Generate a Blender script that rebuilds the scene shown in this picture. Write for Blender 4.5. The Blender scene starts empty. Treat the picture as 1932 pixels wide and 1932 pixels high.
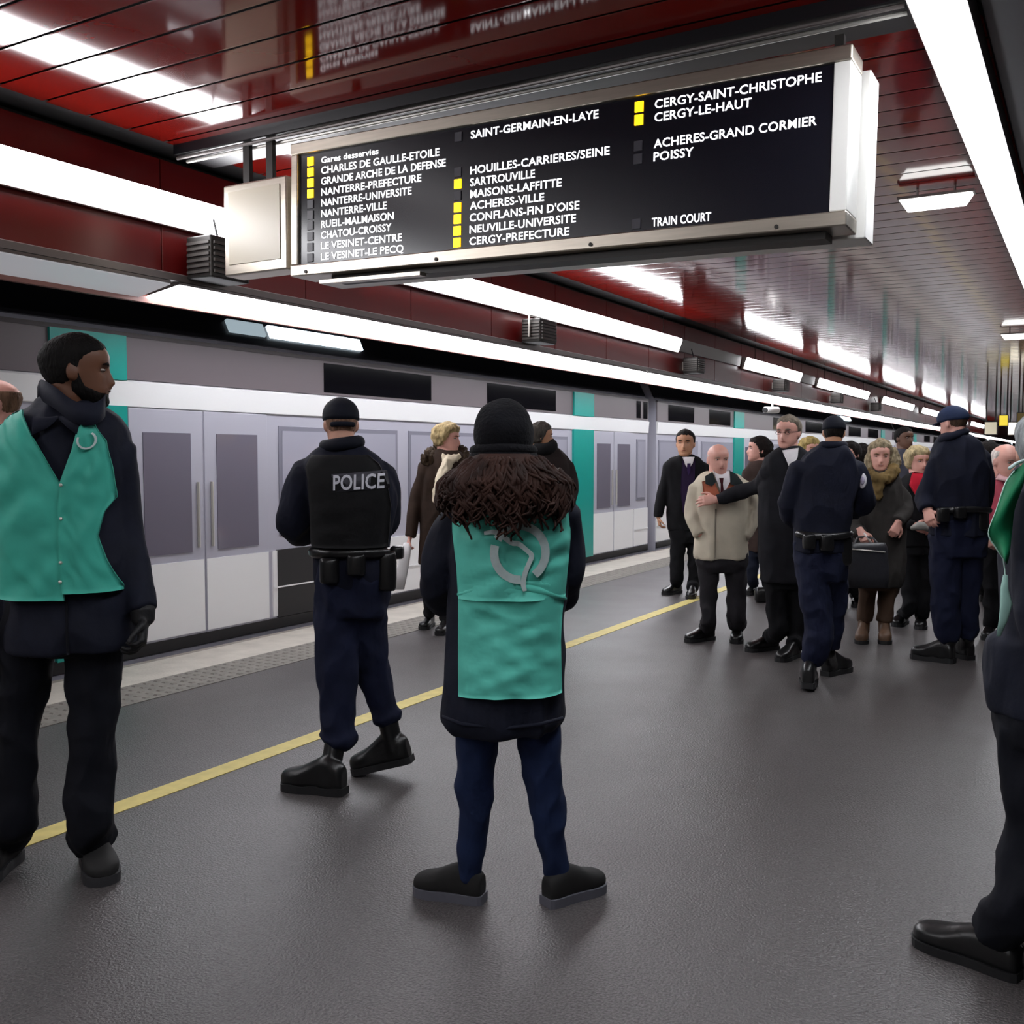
import bpy, math, random
import numpy as np
from mathutils import Vector, noise
random.seed(7); np.random.seed(7)
SC = bpy.context.scene
COL = SC.collection
# ------------------------------------------------------------------ camera, world, exposure
CAMZ = 1.45
F_PX, CX, CY = 1895.0, 966.0, 966.0
YAW, PITCH = math.radians(30.0), math.radians(3.2)
cam_data = bpy.data.cameras.new('camera'); cam_data.sensor_width = 36.0
cam_data.lens = F_PX / 1932.0 * 36.0
cam_data.clip_end = 400.0
cam_ob = bpy.data.objects.new('camera', cam_data); COL.objects.link(cam_ob)
cam_ob.location = (0, 0, CAMZ)
cam_ob.rotation_euler = (math.pi / 2 - PITCH, 0, YAW)
SC.camera = cam_ob
world = bpy.data.worlds.new('world'); SC.world = world; world.use_nodes = True
world.node_tree.nodes['Background'].inputs[0].default_value = (0.55, 0.6, 0.75, 1)
world.node_tree.nodes['Background'].inputs[1].default_value = 0.02
SC.view_settings.view_transform = 'Standard'
SC.view_settings.look = 'None'
SC.view_settings.gamma = 1.0
SC.view_settings.use_curve_mapping = False
SC.view_settings.exposure = 0.12
SC.cycles.use_denoising = True
SC.cycles.max_bounces = 8
SC.cycles.sample_clamp_indirect = 6.0
TUBE_E, STRIP_E = 20.0, 20.0          # brightness of the fluorescent tubes

# ------------------------------------------------------------------ survey helpers: camera pixel -> place in the station
FH = np.array([-math.sin(YAW), math.cos(YAW), 0.0])
RH = np.array([math.cos(YAW), math.sin(YAW), 0.0])
ZV = np.array([0, 0, 1.0])
FWD = FH * math.cos(PITCH) - ZV * math.sin(PITCH)
UPV = FH * math.sin(PITCH) + ZV * math.cos(PITCH)
CAM = np.array([0, 0, CAMZ])

def ray(px, py):
    return FWD + RH * ((px - CX) / F_PX) - UPV * ((py - CY) / F_PX)

def at(px, py, D):
    r = ray(px, py)
    return CAM + r * (D / r.dot(FH))

def ground(px, py, z=0.0):
    r = ray(px, py)
    return CAM + r * ((z - CAMZ) / r[2])

# ------------------------------------------------------------------ materials
def lin(c):
    if isinstance(c, str):
        c = [int(c[i:i + 2], 16) / 255 for i in (0, 2, 4)]
    return tuple(x / 12.92 if x <= 0.04045 else ((x + 0.055) / 1.055) ** 2.4 for x in c)

MATS = {}
def mat(name, color, rough=0.6, metal=0.0, spec=0.5, var=0.0, vscale=20.0, bump=0.0, bscale=60.0, coat=0.0, emit=None, estr=1.0, sheen=0.0, stretch=None):
    if name in MATS: return MATS[name]
    m = bpy.data.materials.new(name); m.use_nodes = True
    nt = m.node_tree; b = nt.nodes['Principled BSDF']
    c = lin(color)
    b.inputs['Base Color'].default_value = (*c, 1)
    b.inputs['Roughness'].default_value = rough
    b.inputs['Metallic'].default_value = metal
    b.inputs['Specular IOR Level'].default_value = spec
    b.inputs['Coat Weight'].default_value = coat
    b.inputs['Coat Roughness'].default_value = 0.05
    if sheen: b.inputs['Sheen Weight'].default_value = sheen
    if emit is not None:
        b.inputs['Emission Color'].default_value = (*lin(emit), 1)
        b.inputs['Emission Strength'].default_value = estr
    if var or bump:
        tc = nt.nodes.new('ShaderNodeTexCoord'); src = tc.outputs['Object']
        if stretch:
            mp = nt.nodes.new('ShaderNodeMapping'); mp.inputs['Scale'].default_value = stretch
            nt.links.new(src, mp.inputs['Vector']); src = mp.outputs['Vector']
    if var:
        n = nt.nodes.new('ShaderNodeTexNoise'); n.inputs['Scale'].default_value = vscale; n.inputs['Detail'].default_value = 6
        nt.links.new(src, n.inputs['Vector'])
        r = nt.nodes.new('ShaderNodeMixRGB'); r.blend_type = 'MIX'
        r.inputs[1].default_value = (*[x * (1 - var) for x in c], 1)
        r.inputs[2].default_value = (*[min(1, x * (1 + var)) for x in c], 1)
        mr = nt.nodes.new('ShaderNodeMapRange'); mr.inputs['From Min'].default_value = 0.3; mr.inputs['From Max'].default_value = 0.7
        nt.links.new(n.outputs['Fac'], mr.inputs['Value']); nt.links.new(mr.outputs['Result'], r.inputs[0])
        nt.links.new(r.outputs[0], b.inputs['Base Color'])
    if bump:
        n2 = nt.nodes.new('ShaderNodeTexNoise'); n2.inputs['Scale'].default_value = bscale; n2.inputs['Detail'].default_value = 3
        nt.links.new(src, n2.inputs['Vector'])
        bp = nt.nodes.new('ShaderNodeBump'); bp.inputs['Strength'].default_value = bump; bp.inputs['Distance'].default_value = 0.01
        nt.links.new(n2.outputs['Fac'], bp.inputs['Height']); nt.links.new(bp.outputs['Normal'], b.inputs['Normal'])
    MATS[name] = m
    return m

def cloth(name, color, var=0.18, rough=0.85, bump=0.25, bscale=22.0):
    return mat(name, color, rough, spec=0.25, var=var, vscale=9, bump=bump, bscale=bscale)

# ------------------------------------------------------------------ mesh helpers
class MB:
    """collects vertices and faces of ONE part"""
    def __init__(s): s.v = []; s.f = []
    def add(s, v, f):
        o = len(s.v); s.v.extend([tuple(map(float, p)) for p in v]); s.f.extend([tuple(i + o for i in q) for q in f]); return s
    def box(s, x0, x1, y0, y1, z0, z1):
        v = [(x0,y0,z0),(x1,y0,z0),(x1,y1,z0),(x0,y1,z0),(x0,y0,z1),(x1,y0,z1),(x1,y1,z1),(x0,y1,z1)]
        return s.add(v, [(0,3,2,1),(4,5,6,7),(0,1,5,4),(1,2,6,5),(2,3,7,6),(3,0,4,7)])
    def prism(s, prof, axis, a, b):
        """profile (p,q) swept along axis 'y' (p=x,q=z) or 'x' (p=y,q=z)"""
        n = len(prof)
        mk = (lambda p, q, t: (p, t, q)) if axis == 'y' else (lambda p, q, t: (t, p, q))
        v = [mk(p, q, a) for p, q in prof] + [mk(p, q, b) for p, q in prof]
        f = [(i, (i + 1) % n, n + (i + 1) % n, n + i) for i in range(n)] + [tuple(range(n))[::-1], tuple(range(n, 2 * n))]
        return s.add(v, f)
    def tube(s, pts, rad, n=8, cap=True):
        v, f = tube(pts, rad, n); return s.add(v, f)
    def ellipsoid(s, c, rx, ry, rz, n=14, m=9, R=None):
        v = []; f = []
        for i in range(m + 1):
            t = math.pi * i / m
            for j in range(n):
                p = 2 * math.pi * j / n
                q = np.array([rx * math.sin(t) * math.cos(p), ry * math.sin(t) * math.sin(p), rz * math.cos(t)])
                if R is not None: q = R @ q
                v.append(np.array(c) + q)
        for i in range(m):
            for j in range(n):
                f.append((i*n+j, (i+1)*n+j, (i+1)*n+(j+1)%n, i*n+(j+1)%n))
        return s.add(v, f)

def mesh_ob(name, V, Fc, material, parent=None, smooth=True, origin=None, bevel=0.0):
    V = np.asarray(V, float)
    if origin is None and parent is not None: origin = ORG.get(parent.name, np.zeros(3))
    if origin is None: origin = np.zeros(3)
    me = bpy.data.meshes.new(name)
    me.from_pydata((V - origin).tolist(), [], [list(q) for q in Fc]); me.validate()
    if smooth: me.polygons.foreach_set('use_smooth', [True] * len(me.polygons))
    me.materials.append(material)
    o = bpy.data.objects.new(name, me); COL.objects.link(o)
    if parent is not None:
        o.parent = parent
        ORG[o.name] = origin
    if bevel:
        b = o.modifiers.new('bevel', 'BEVEL'); b.width = bevel; b.segments = 2; b.limit_method = 'ANGLE'
    return o
ORG = {}
def build(mb, name, material, parent=None, smooth=False, bevel=0.0):
    return mesh_ob(name, mb.v, mb.f, material, parent, smooth, None, bevel)

def tag(o, label=None, cat=None, group=None, kind=None):
    if label: o['label'] = label
    if cat: o['category'] = cat
    if group: o['group'] = group
    if kind: o['kind'] = kind
    return o

def empty(name, loc, label=None, cat=None, group=None):
    o = bpy.data.objects.new(name, None); COL.objects.link(o); o.empty_display_size = 0.1
    o.location = tuple(map(float, loc)); ORG[o.name] = np.array(loc, float)
    return tag(o, label, cat, group)

def struct(o): o['kind'] = 'structure'; return o

def copy_tree(o, parent=None):
    c = o.copy(); COL.objects.link(c)
    if parent is not None: c.parent = parent
    for ch in list(o.children): copy_tree(ch, c)
    return c

def catmull(P, sub):
    P = [np.asarray(p, float) for p in P]
    if len(P) < 3 or sub <= 1: 
        return P if sub <= 1 else [P[0] + (P[1] - P[0]) * t / sub for t in range(sub + 1)]
    Q = [2 * P[0] - P[1]] + P + [2 * P[-1] - P[-2]]
    out = []
    for i in range(1, len(Q) - 2):
        a, b, c, d = Q[i-1], Q[i], Q[i+1], Q[i+2]
        for k in range(sub):
            t = k / sub
            out.append(0.5 * ((2*b) + (-a + c)*t + (2*a - 5*b + 4*c - d)*t*t + (-a + 3*b - 3*c + d)*t**3))
    out.append(P[-1])
    return out

def tube(pts, rad, n=8):
    """closed tube with parallel-transport frames; rad scalar / list"""
    pts = [np.asarray(p, float) for p in pts]; m = len(pts)
    if np.isscalar(rad): rad = [rad] * m
    v = []; f = []; ref = None
    for i in range(m):
        d = pts[min(i+1, m-1)] - pts[max(i-1, 0)]; d = d / (np.linalg.norm(d) + 1e-9)
        if ref is None:
            ref = np.cross(d, [0.3, 0.2, 1.0]) if abs(d[2]) < .9 else np.cross(d, [1.0, 0.1, 0])
        ref = ref - d * ref.dot(d); ref /= np.linalg.norm(ref) + 1e-9
        w = np.cross(d, ref)
        for j in range(n):
            a = 2 * math.pi * j / n
            v.append(pts[i] + rad[i] * (math.cos(a) * ref + math.sin(a) * w))
    for i in range(m - 1):
        for j in range(n):
            f.append((i*n+j, i*n+(j+1)%n, (i+1)*n+(j+1)%n, (i+1)*n+j))
    v.append(pts[0] - 0); c0 = len(v) - 1; v.append(pts[-1]); c1 = len(v) - 1
    for j in range(n):
        f.append((c0, (j+1)%n, j)); f.append((c1, (m-1)*n+j, (m-1)*n+(j+1)%n))
    return v, f

def limb(P, sub=5, n=14, flat=False):
    """P: list of (point, radius); rounded ends"""
    Q = catmull([np.append(np.asarray(p, float), r) for p, r in P], sub)
    pts = [q[:3] for q in Q]; rr = [max(q[3], 0.004) for q in Q]
    d0 = pts[0] - pts[1]; d0 /= np.linalg.norm(d0) + 1e-9
    d1 = pts[-1] - pts[-2]; d1 /= np.linalg.norm(d1) + 1e-9
    pts = [pts[0] + d0 * rr[0] * .5] + pts + [pts[-1] + d1 * rr[-1] * .35]
    rr = [rr[0] * .6] + rr + [rr[-1] * .7]
    if flat: pts[-1] = pts[-2] + d1 * .002; rr[-1] = rr[-2] * .96
    return tube(pts, rr, n)

def remesh(parts, voxel, smooth=4, wrinkle=0.0, wscale=7.0, seed=0.0, wz=0.45):
    """union of closed shells into one continuous surface"""
    V = []; Fc = []
    for v, f in parts:
        o = len(V); V.extend([tuple(map(float, p)) for p in v]); Fc.extend([tuple(i + o for i in q) for q in f])
    me = bpy.data.meshes.new('tmp'); me.from_pydata(V, [], Fc); me.validate()
    o = bpy.data.objects.new('tmp', me); COL.objects.link(o)
    import bmesh
    bm = bmesh.new(); bm.from_mesh(me); bmesh.ops.recalc_face_normals(bm, faces=bm.faces); bm.to_mesh(me); bm.free()
    r = o.modifiers.new('r', 'REMESH'); r.mode = 'VOXEL'; r.voxel_size = voxel; r.adaptivity = 0
    if smooth:
        s = o.modifiers.new('s', 'SMOOTH'); s.factor = 0.5; s.iterations = smooth
    dg = bpy.context.evaluated_depsgraph_get(); dg.update()
    ev = o.evaluated_get(dg); m2 = ev.to_mesh()
    n = len(m2.vertices)
    co = np.empty(n * 3); m2.vertices.foreach_get('co', co); co = co.reshape(-1, 3)
    no = np.empty(n * 3); m2.vertices.foreach_get('normal', no); no = no.reshape(-1, 3)
    faces = [tuple(p.vertices) for p in m2.polygons]
    ev.to_mesh_clear(); bpy.data.objects.remove(o); bpy.data.meshes.remove(me)
    if wrinkle:
        d = np.empty(n)
        for i in range(n):
            x, y, z = co[i]
            q = Vector((x * wscale + seed, y * wscale, z * wscale * wz))
            a = noise.noise(q); b = noise.noise(q * 2.3)
            d[i] = max(-.9, 1 - abs(a) * 3.4) * 0.75 + b * 0.5
        co = co + no * (d * wrinkle)[:, None]
    return co, faces
# ------------------------------------------------------------------ station shell
ZC = 3.37                     # ceiling
XF = -5.20                    # red fascia over the platform edge
YS = 4.465                    # plane of the departure board
XE = -5.75                    # platform edge
M_floor = mat('asphalt', '524e4e', 0.36, spec=0.5, var=0.6, vscale=120, bump=0.4, bscale=120)
_nt = M_floor.node_tree; _b = _nt.nodes['Principled BSDF']
_tc = _nt.nodes.new('ShaderNodeTexCoord')
_n = _nt.nodes.new('ShaderNodeTexNoise'); _n.inputs['Scale'].default_value = 1.1; _n.inputs['Detail'].default_value = 3
_nt.links.new(_tc.outputs['Object'], _n.inputs['Vector'])
_mr = _nt.nodes.new('ShaderNodeMapRange'); _mr.inputs['From Min'].default_value = .3; _mr.inputs['From Max'].default_value = .7
_mr.inputs['To Min'].default_value = .28; _mr.inputs['To Max'].default_value = .40
_nt.links.new(_n.outputs['Fac'], _mr.inputs['Value']); _nt.links.new(_mr.outputs['Result'], _b.inputs['Roughness'])
M_edge = mat('pale_stone', 'bdb7ac', 0.5, var=0.12, vscale=6, bump=0.2)
M_nose = mat('worn_concrete', '8d867e', 0.7, var=0.15, vscale=8)
M_tact = mat('tactile_concrete', '77736c', 0.7, var=0.15, vscale=10)
M_yel = mat('yellow_paint', 'd2c274', 0.6, var=0.1, vscale=14)
M_red = mat('red_enamel', '6c110c', 0.085, spec=0.32, coat=0.0, var=0.06, vscale=3)
M_redf = mat('red_enamel_fascia', '5f0f0f', 0.3, spec=0.3)
M_black = mat('black_recess', '08080a', 0.6)
M_navy = mat('dark_navy_panel', '15161f', 0.4)
M_grey = mat('grey_trim', '6c6664', 0.4, metal=0.4)
M_wall = mat('dark_wall', '3a3537', 0.6, var=0.1)
M_tube = mat('lit_tube', 'ffffff', 0.5, emit='fbfbff', estr=TUBE_E)
M_cove = mat('lit_cove_tube', 'ffffff', 0.5, emit='f8f9ff', estr=13.0)
M_strip = mat('lit_strip', 'ffffff', 0.5, emit='f8faff', estr=STRIP_E)
M_dim = mat('unlit_diffuser', 'cfcfd2', 0.35, emit='e6e8f0', estr=0.25)
M_steel = mat('brushed_steel', 'b9b1a4', 0.32, metal=0.9, var=0.08, vscale=5, stretch=(1, 1, 12))
M_steelb = mat('pale_steel', 'd9d6cf', 0.38, metal=0.55)
M_dark = mat('dark_metal', '2a2725', 0.5, metal=0.3)

m = MB(); m.box(XE + .51, 6.0, -5, 112, -.25, 0); struct(build(m, 'floor', M_floor))
m = MB(); m.box(XE, XE + .06, -5, 112, -1.2, 0.004); struct(build(m, 'trim_1', M_nose))
m = MB(); m.box(XE + .06, XE + .53, -5, 112, -.25, 0.004); struct(build(m, 'trim_2', M_edge))
m = MB()                       # tactile strip of raised dots
m.box(XE + .53, XE + .93, -5, 112, -.01, 0.003)
for i in range(5):
    for k in range(150):
        x = XE + .58 + i * .075; y = 1.5 + k * .085
        m.add([(x-.018,y-.018,.003),(x+.018,y-.018,.003),(x+.018,y+.018,.003),(x-.018,y+.018,.003),(x-.01,y-.01,.009),(x+.01,y-.01,.009),(x+.01,y+.01,.009),(x-.01,y+.01,.009)],
              [(4,5,6,7),(0,1,5,4),(1,2,6,5),(2,3,7,6),(3,0,4,7)])
struct(build(m, 'trim_3', M_tact))
m = MB(); m.box(-3.50, -3.39, -5, 112, -.01, 0.003); struct(build(m, 'trim_4', M_yel))
m = MB(); m.box(-9.2, XE + .06, -5, 112, -1.4, -1.2); struct(build(m, 'track_bed', M_black))
m = MB(); m.box(-9.4, -9.2, -5, 112, -1.4, 4.2); struct(build(m, 'wall_track', M_wall))
m = MB(); m.box(-9.4, -5.36, -5, 112, 4.1, 4.2); struct(build(m, 'ceiling_track', M_black))
m = MB(); m.box(6.0, 6.2, -5, 112, -.25, 4.2); struct(build(m, 'wall_right', M_wall))
m = MB(); m.box(-9.4, 6.2, 112, 112.2, -1.4, 4.2); struct(build(m, 'wall_far', mat('far_wall', 'b9b0a8', .6)))
m = MB(); m.box(-9.4, 6.2, -5.2, -5, -1.4, 4.2); struct(build(m, 'wall_behind', mat('near_wall', '8d8780', .6)))
# red slatted ceiling: glossy metal slats across the platform, each very slightly bowed
m = MB(); pitch = 0.2725; x0, x1 = -4.98, -0.47
y = -4.9; k = 0
rs = random.Random(3)
while y < 111:
    a, b = y + .0085, y + pitch - .0085
    bow = .0 if y < 4.3 else .00025
    tl = rs.uniform(-.0003, .0003) * (.4 if y < 4.3 else 1); tr = rs.uniform(-.001, .001)
    if not (YS - .05 < y < YS + .32):
        v = []; f = []; ns = 5
        for j in range(ns + 1):
            t = (0, .035, .3, .7, .965, 1)[j]; zz = ZC - bow * (1 - (2 * t - 1) ** 2) * 1.0 + tl * (t - .5) 
            if j in (0, ns): zz += .0002
            v += [(x0, a + (b - a) * t, zz), (x1, a + (b - a) * t, zz + tr)]
        for j in range(ns): f.append((2*j, 2*j+1, 2*j+3, 2*j+2))
        m.add(v, f)
    y += pitch; k += 1
struct(build(m, 'ceiling', M_red))
m = MB(); m.box(-5.36, 6.2, -5, 112, ZC + .05, ZC + .1); struct(build(m, 'ceiling_void', M_black))
m = MB(); m.box(-.45, 6.0, -5, 112, ZC - .05, ZC + .05); struct(build(m, 'ceiling_side', M_navy))
# fascia with vertical panel joints
m = MB(); y = -5.0
while y < 112:
    m.box(XF - .08, XF, y + .004, min(y + 1.36, 112) - .004, 2.62, ZC - .03); y += 1.36
struct(build(m, 'wall_fascia', M_redf, bevel=.004))
m = MB(); m.box(XF - .16, XF - .08, -5, 112, 2.64, ZC + .05); m.box(XF - .08, XF + .22, -5, 112, ZC + .012, ZC + .05); struct(build(m, 'trim_5', M_black))
m = MB(); m.prism([(XF - .28, 2.577), (XF + .05, 2.577), (XF + .05, 2.62), (XF - .08, 2.66), (XF - .28, 2.66)], 'y', -5, 112); struct(build(m, 'trim_6', M_grey))
m = MB(); m.prism([(XF - .30, 2.465), (XF - .262, 2.465), (XF - .262, 2.505), (XF - .30, 2.577)], 'y', -5, 112); struct(build(m, 'trim_7', mat('salmon_lip', 'a06c62', .4)))

# ------------------------------------------------------------------ lamps
def fascia_lamp(y0, y1, label):
    r = empty('fluorescent_lamp', (XF + .1, y0, 3.05), label, 'lamp', 'long tubes along the red fascia')
    m = MB(); m.prism([(XF + .03, 3.105), (XF + .12, 3.105), (XF + .06, 2.915), (XF + .03, 2.915)], 'y', y0, y1); build(m, 'lamp_housing', M_steelb, r)
    m = MB(); m.prism([(XF + .122, 3.105), (XF + .135, 3.085), (XF + .075, 2.92), (XF + .06, 2.925)], 'y', y0 + .01, y1 - .01); build(m, 'diffuser', M_tube, r)
    for yy in (y0 + .6, y1 - .6):
        m = MB(); m.tube([(XF + .08, yy, 3.105), (XF + .08, yy, ZC)], .006, 6); build(m, 'hanger', M_dark, r)
    return r
seg = [(-4.6, .6, 'wide fluorescent lamp on the fascia, out of frame beside the photographer'),
       (.75, 6.3, 'long white fluorescent lamp on the fascia running behind the small blank box'),
       (6.5, 13.6, 'longest white fluorescent lamp emerging under the departure board'),
       (16.7, 20.4, 'short fluorescent lamp on the fascia, first after the long one'),
       (21.9, 27.4, 'short fluorescent lamp on the fascia, second after the long one'),
       (29.5, 35.0, 'distant fluorescent lamp on the fascia, third after the long one'),
       (37.0, 43.0, 'distant fluorescent lamp on the fascia, fourth after the long one'),
       (45.0, 51.0, 'distant fluorescent lamp on the fascia, fifth after the long one'),
       (53.0, 60.0, 'distant fluorescent lamp on the fascia, sixth after the long one')]
for s in seg: fascia_lamp(*s)
yy = 13.62
m = MB(); m.prism([(XF + .002, 3.12), (XF + .06, 3.12), (XF + .03, 2.95), (XF + .002, 2.95)], 'y', 13.7, 16.6); tag(build(m, 'lamp_tray', M_grey), 'grey empty tray on the fascia between two lamps', 'tray')
m = MB(); m.prism([(XF + .002, 3.12), (XF + .06, 3.12), (XF + .03, 2.95), (XF + .002, 2.95)], 'y', 20.5, 21.8); tag(build(m, 'lamp_tray', M_grey), 'short grey tray on the fascia between the short lamps', 'tray')
cove = [(-4.9, 4.55, M_dim, 'dim white cove tube under the fascia above the man in the teal vest'), (4.62, 12.5, M_cove, 'bright cove tube under the fascia above the train, nearest lit one')]
cy = 12.6; names = ['second', 'third', 'fourth', 'fifth', 'sixth', 'seventh', 'eighth', 'ninth', 'tenth', 'eleventh', 'twelfth']
ci = 0
while cy < 100:
    cove.append((cy, cy + 8.3, M_cove, 'bright cove tube under the fascia above the train, %s lit one along' % names[ci])); cy += 8.4; ci += 1
for (a, b, mm, lab) in cove:
    r = empty('cove_lamp', (XF - .05, a, 2.5), lab, 'lamp', 'cove tubes under the red fascia')
    m = MB(); m.prism([(XF - .26, 2.492), (XF + .04, 2.548), (XF + .04, 2.556), (XF - .26, 2.51)], 'y', a, b); build(m, 'diffuser', mm, r)
    m = MB(); m.prism([(XF - .26, 2.511), (XF + .045, 2.557), (XF + .045, 2.575), (XF - .26, 2.575)], 'y', a, b); build(m, 'lamp_housing', M_grey, r)
# strip along the platform under the navy ceiling
r = empty('strip_lamp', (-.6, 0, ZC), 'wide white light strip hung along the platform beside dark ceiling', 'lamp')
m = MB(); m.box(-.685, -.475, -4.8, 60, ZC - .14, ZC - .02); build(m, 'lamp_housing', M_grey, r)
m = MB(); m.box(-.672, -.49, -4.8, 60, ZC - .165, ZC - .141); build(m, 'diffuser', M_strip, r)
for i, yy in enumerate((-1.55, 7.85, 17.2, 26.6, 36.0, 45.4)):
    r = empty('ceiling_lamp', (-1.0, yy, ZC), ['small boxed ceiling lamp behind the photographer', 'small box lamp under the red ceiling, right of the departure board', 'small oval box lamp under the red ceiling at the frame edge', 'small box lamp far down the red ceiling', 'small box lamp farther down the red ceiling', 'small box lamp farthest down the red ceiling'][i], 'lamp', 'small cross lamps under the red ceiling')
    m = MB(); m.prism([(-1.27, ZC - .07), (-.78, ZC - .07), (-.83, ZC - .145), (-1.22, ZC - .145)], 'y', yy - .055, yy + .055); build(m, 'diffuser', mat('lamp_prism', 'ffffff', .3, emit='f4f4f0', estr=3.2), r, bevel=.006)
    m = MB(); m.box(-1.28, -.77, yy - .06, yy + .06, ZC - .07, ZC - .05); m.tube([(-1.15, yy, ZC - .05), (-1.15, yy, ZC + .02)], .01, 6); m.tube([(-.9, yy, ZC - .05), (-.9, yy, ZC + .02)], .01, 6); build(m, 'lamp_housing', M_grey, r)

# ------------------------------------------------------------------ fittings on the fascia
def loudspeaker(y, w, z0, z1, label, bracket=False):
    r = empty('loudspeaker', (XF, y, z0), label, 'loudspeaker', 'loudspeakers on the fascia')
    m = MB(); m.box(XF + .05, XF + .27, y - w/2, y + w/2, z0, z1); build(m, 'case', M_dark, r, bevel=.01)
    for i in range(6):
        z = z0 + .03 + i * (z1 - z0 - .05) / 6
        m = MB(); m.box(XF + .27, XF + .285, y - w/2 + .02, y + w/2 - .02, z, z + .018); m.box(XF + .06, XF + .26, y - w/2 - .01, y - w/2, z, z + .018); build(m, 'louvre', mat('louvre_grey', '4a4643', .5, metal=.3), r)
    m = MB(); m.box(XF + .002, XF + .05, y - .05, y + .05, z0 + .05, z1 - .05)
    if bracket:
        pts = [(XF + .16, y - w/2 - .04, z0 + .05), (XF + .16, y - w/2 - .04, z1 + .03), (XF + .16, y + w/2 + .04, z1 + .03), (XF + .16, y + w/2 + .04, z0 + .05)]
        m.tube(pts, .012, 6)
    build(m, 'bracket', M_steelb, r)
    if not bracket:
        m = MB(); m.tube([(XF + .16, y, z1), (XF + .12, y, z1 + .14)], .008, 6); build(m, 'cable', M_black, r)
loudspeaker(4.85, .34, 2.60, 2.87, 'dark louvred box on the fascia beside the blank cream sign')
loudspeaker(9.3, .36, 2.62, 2.86, 'dark loudspeaker in a pale bracket above the train, mid picture', True)
loudspeaker(14.0, .3, 2.64, 2.86, 'small dark loudspeaker under the end of the long lamp', False)
loudspeaker(18.7, .3, 2.64, 2.86, 'small dark loudspeaker under the short lamp on the fascia', False)
loudspeaker(23.4, .3, 2.64, 2.86, 'small dark loudspeaker under the second short lamp', False)
loudspeaker(28.1, .3, 2.64, 2.86, 'distant dark loudspeaker on the fascia above the crowd', False)
r = empty('security_camera', (XF - .05, 18.8, 2.44), 'white security camera under the cove above the man in glasses', 'camera')
m = MB(); m.tube([(XF - .05, 18.9, 2.533), (XF - .05, 18.9, 2.36)], .02, 8); build(m, 'mount', M_steelb, r)
m = MB(); m.tube([(XF + .0, 19.05, 2.315), (XF - .08, 18.55, 2.30)], .062, 14); build(m, 'camera_body', mat('camera_white', 'e4e2de', .4), r, smooth=True)
m = MB(); m.tube([(XF - .075, 18.56, 2.30), (XF - .085, 18.50, 2.30)], .045, 12); build(m, 'lens', M_black, r)

# ------------------------------------------------------------------ departure board
XL, XR = -.905 * YS, -.2073 * YS
ZB, ZT = 2.455, 3.206
xm, zm = (XL + XR) / 2, (ZB + ZT) / 2
board = empty('departure_board', (xm, YS, zm), 'hanging departure board listing stations in white with yellow lamps', 'sign')
ORG[board.name] = np.array([xm, YS, zm])
board.rotation_euler = (0, math.radians(1.07), 0)
M_screen = mat('board_black', '11121c', 0.22, spec=0.5)
M_txt = mat('board_lettering', 'ffffff', 0.5, emit='f2f2f6', estr=2.4)
M_on = mat('lamp_on', 'ffd21e', 0.4, emit='ffc40c', estr=3.2)
M_off = mat('lamp_off', '33313a', 0.4)
m = MB(); m.box(XL + .01, XR - .01, YS + .02, YS + .19, ZB + .01, ZT - .01); build(m, 'cabinet', M_steelb, board)
m = MB(); m.box(XL + .05, XR - .075, YS + .004, YS + .02, ZB + .06, ZT - .06); build(m, 'display_panel', M_screen, board)
m = MB(); m.box(XL, XR, YS - .02, YS + .2, ZT - .064, ZT); m.box(XL, XR, YS - .02, YS + .2, ZB, ZB + .064); build(m, 'frame_rail', M_steel, board, bevel=.006)
m = MB(); m.box(XL, XL + .05, YS - .015, YS + .2, ZB + .064, ZT - .064); build(m, 'frame_side', M_steel, board, bevel=.006)
m = MB(); m.box(XR - .075, XR - .002, YS - .012, YS + .2, ZB + .064, ZT - .064); build(m, 'frame_side', mat('white_steel', 'ecebe6', .4, metal=.2), board, bevel=.006)
m = MB(); m.box(XL + .25, XR - .1, YS + .05, YS + .18, ZB - .035, ZB); build(m, 'under_tray', M_dark, board)
m = MB(); m.box(XL + .2, XL + .9, YS + .0, YS + .06, ZB - .05, ZB - .03); build(m, 'under_rail', M_steel, board)
m = MB(); m.box(XL + .02, XR + .03, YS + .235, YS + .42, ZB - .01, ZT - .03); build(m, 'rear_cabinet', mat('white_steel', 'ecebe6'), board, bevel=.006)
m = MB(); m.box(XL + .1, XR - .03, YS + .19, YS + .24, ZB + .03, ZT - .05); build(m, 'rear_spacer', M_dark, board)
for sx, tz in ((XR - .09, 3.31), (XL + .35, 3.257)):
    m = MB(); m.box(sx - .02, sx + .02, YS + .13, YS + .17, ZT, tz); build(m, 'hanger', M_dark, board)
for i in range(4):
    m = MB(); m.tube([(XL + .12 + i * .9, YS - .021, ZB + .02), (XL + .12 + i * .9, YS - .026, ZB + .02)], .01, 8); build(m, 'rivet', M_dark, board)

def bx(px):
    u = (px - CX) / F_PX
    return YS * (u * .866 - .5) / (.866 + .5 * u)

def text_mesh(s, cap_h, width, bold=.012):
    cu = bpy.data.curves.new('t', 'FONT'); cu.body = s; cu.size = 1.0; cu.offset = bold; cu.resolution_u = 3; cu.space_character = 1.02
    o = bpy.data.objects.new('t', cu); COL.objects.link(o)
    dg = bpy.context.evaluated_depsgraph_get(); dg.update()
    me = o.evaluated_get(dg).to_mesh()
    V = np.array([v.co[:] for v in me.vertices]); Fc = [tuple(p.vertices) for p in me.polygons]
    o.evaluated_get(dg).to_mesh_clear(); bpy.data.objects.remove(o); bpy.data.curves.remove(cu)
    V[:, 0] -= V[:, 0].min()
    V[:, 0] *= width / V[:, 0].max(); V[:, 1] *= cap_h / .729
    return V, Fc

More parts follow.
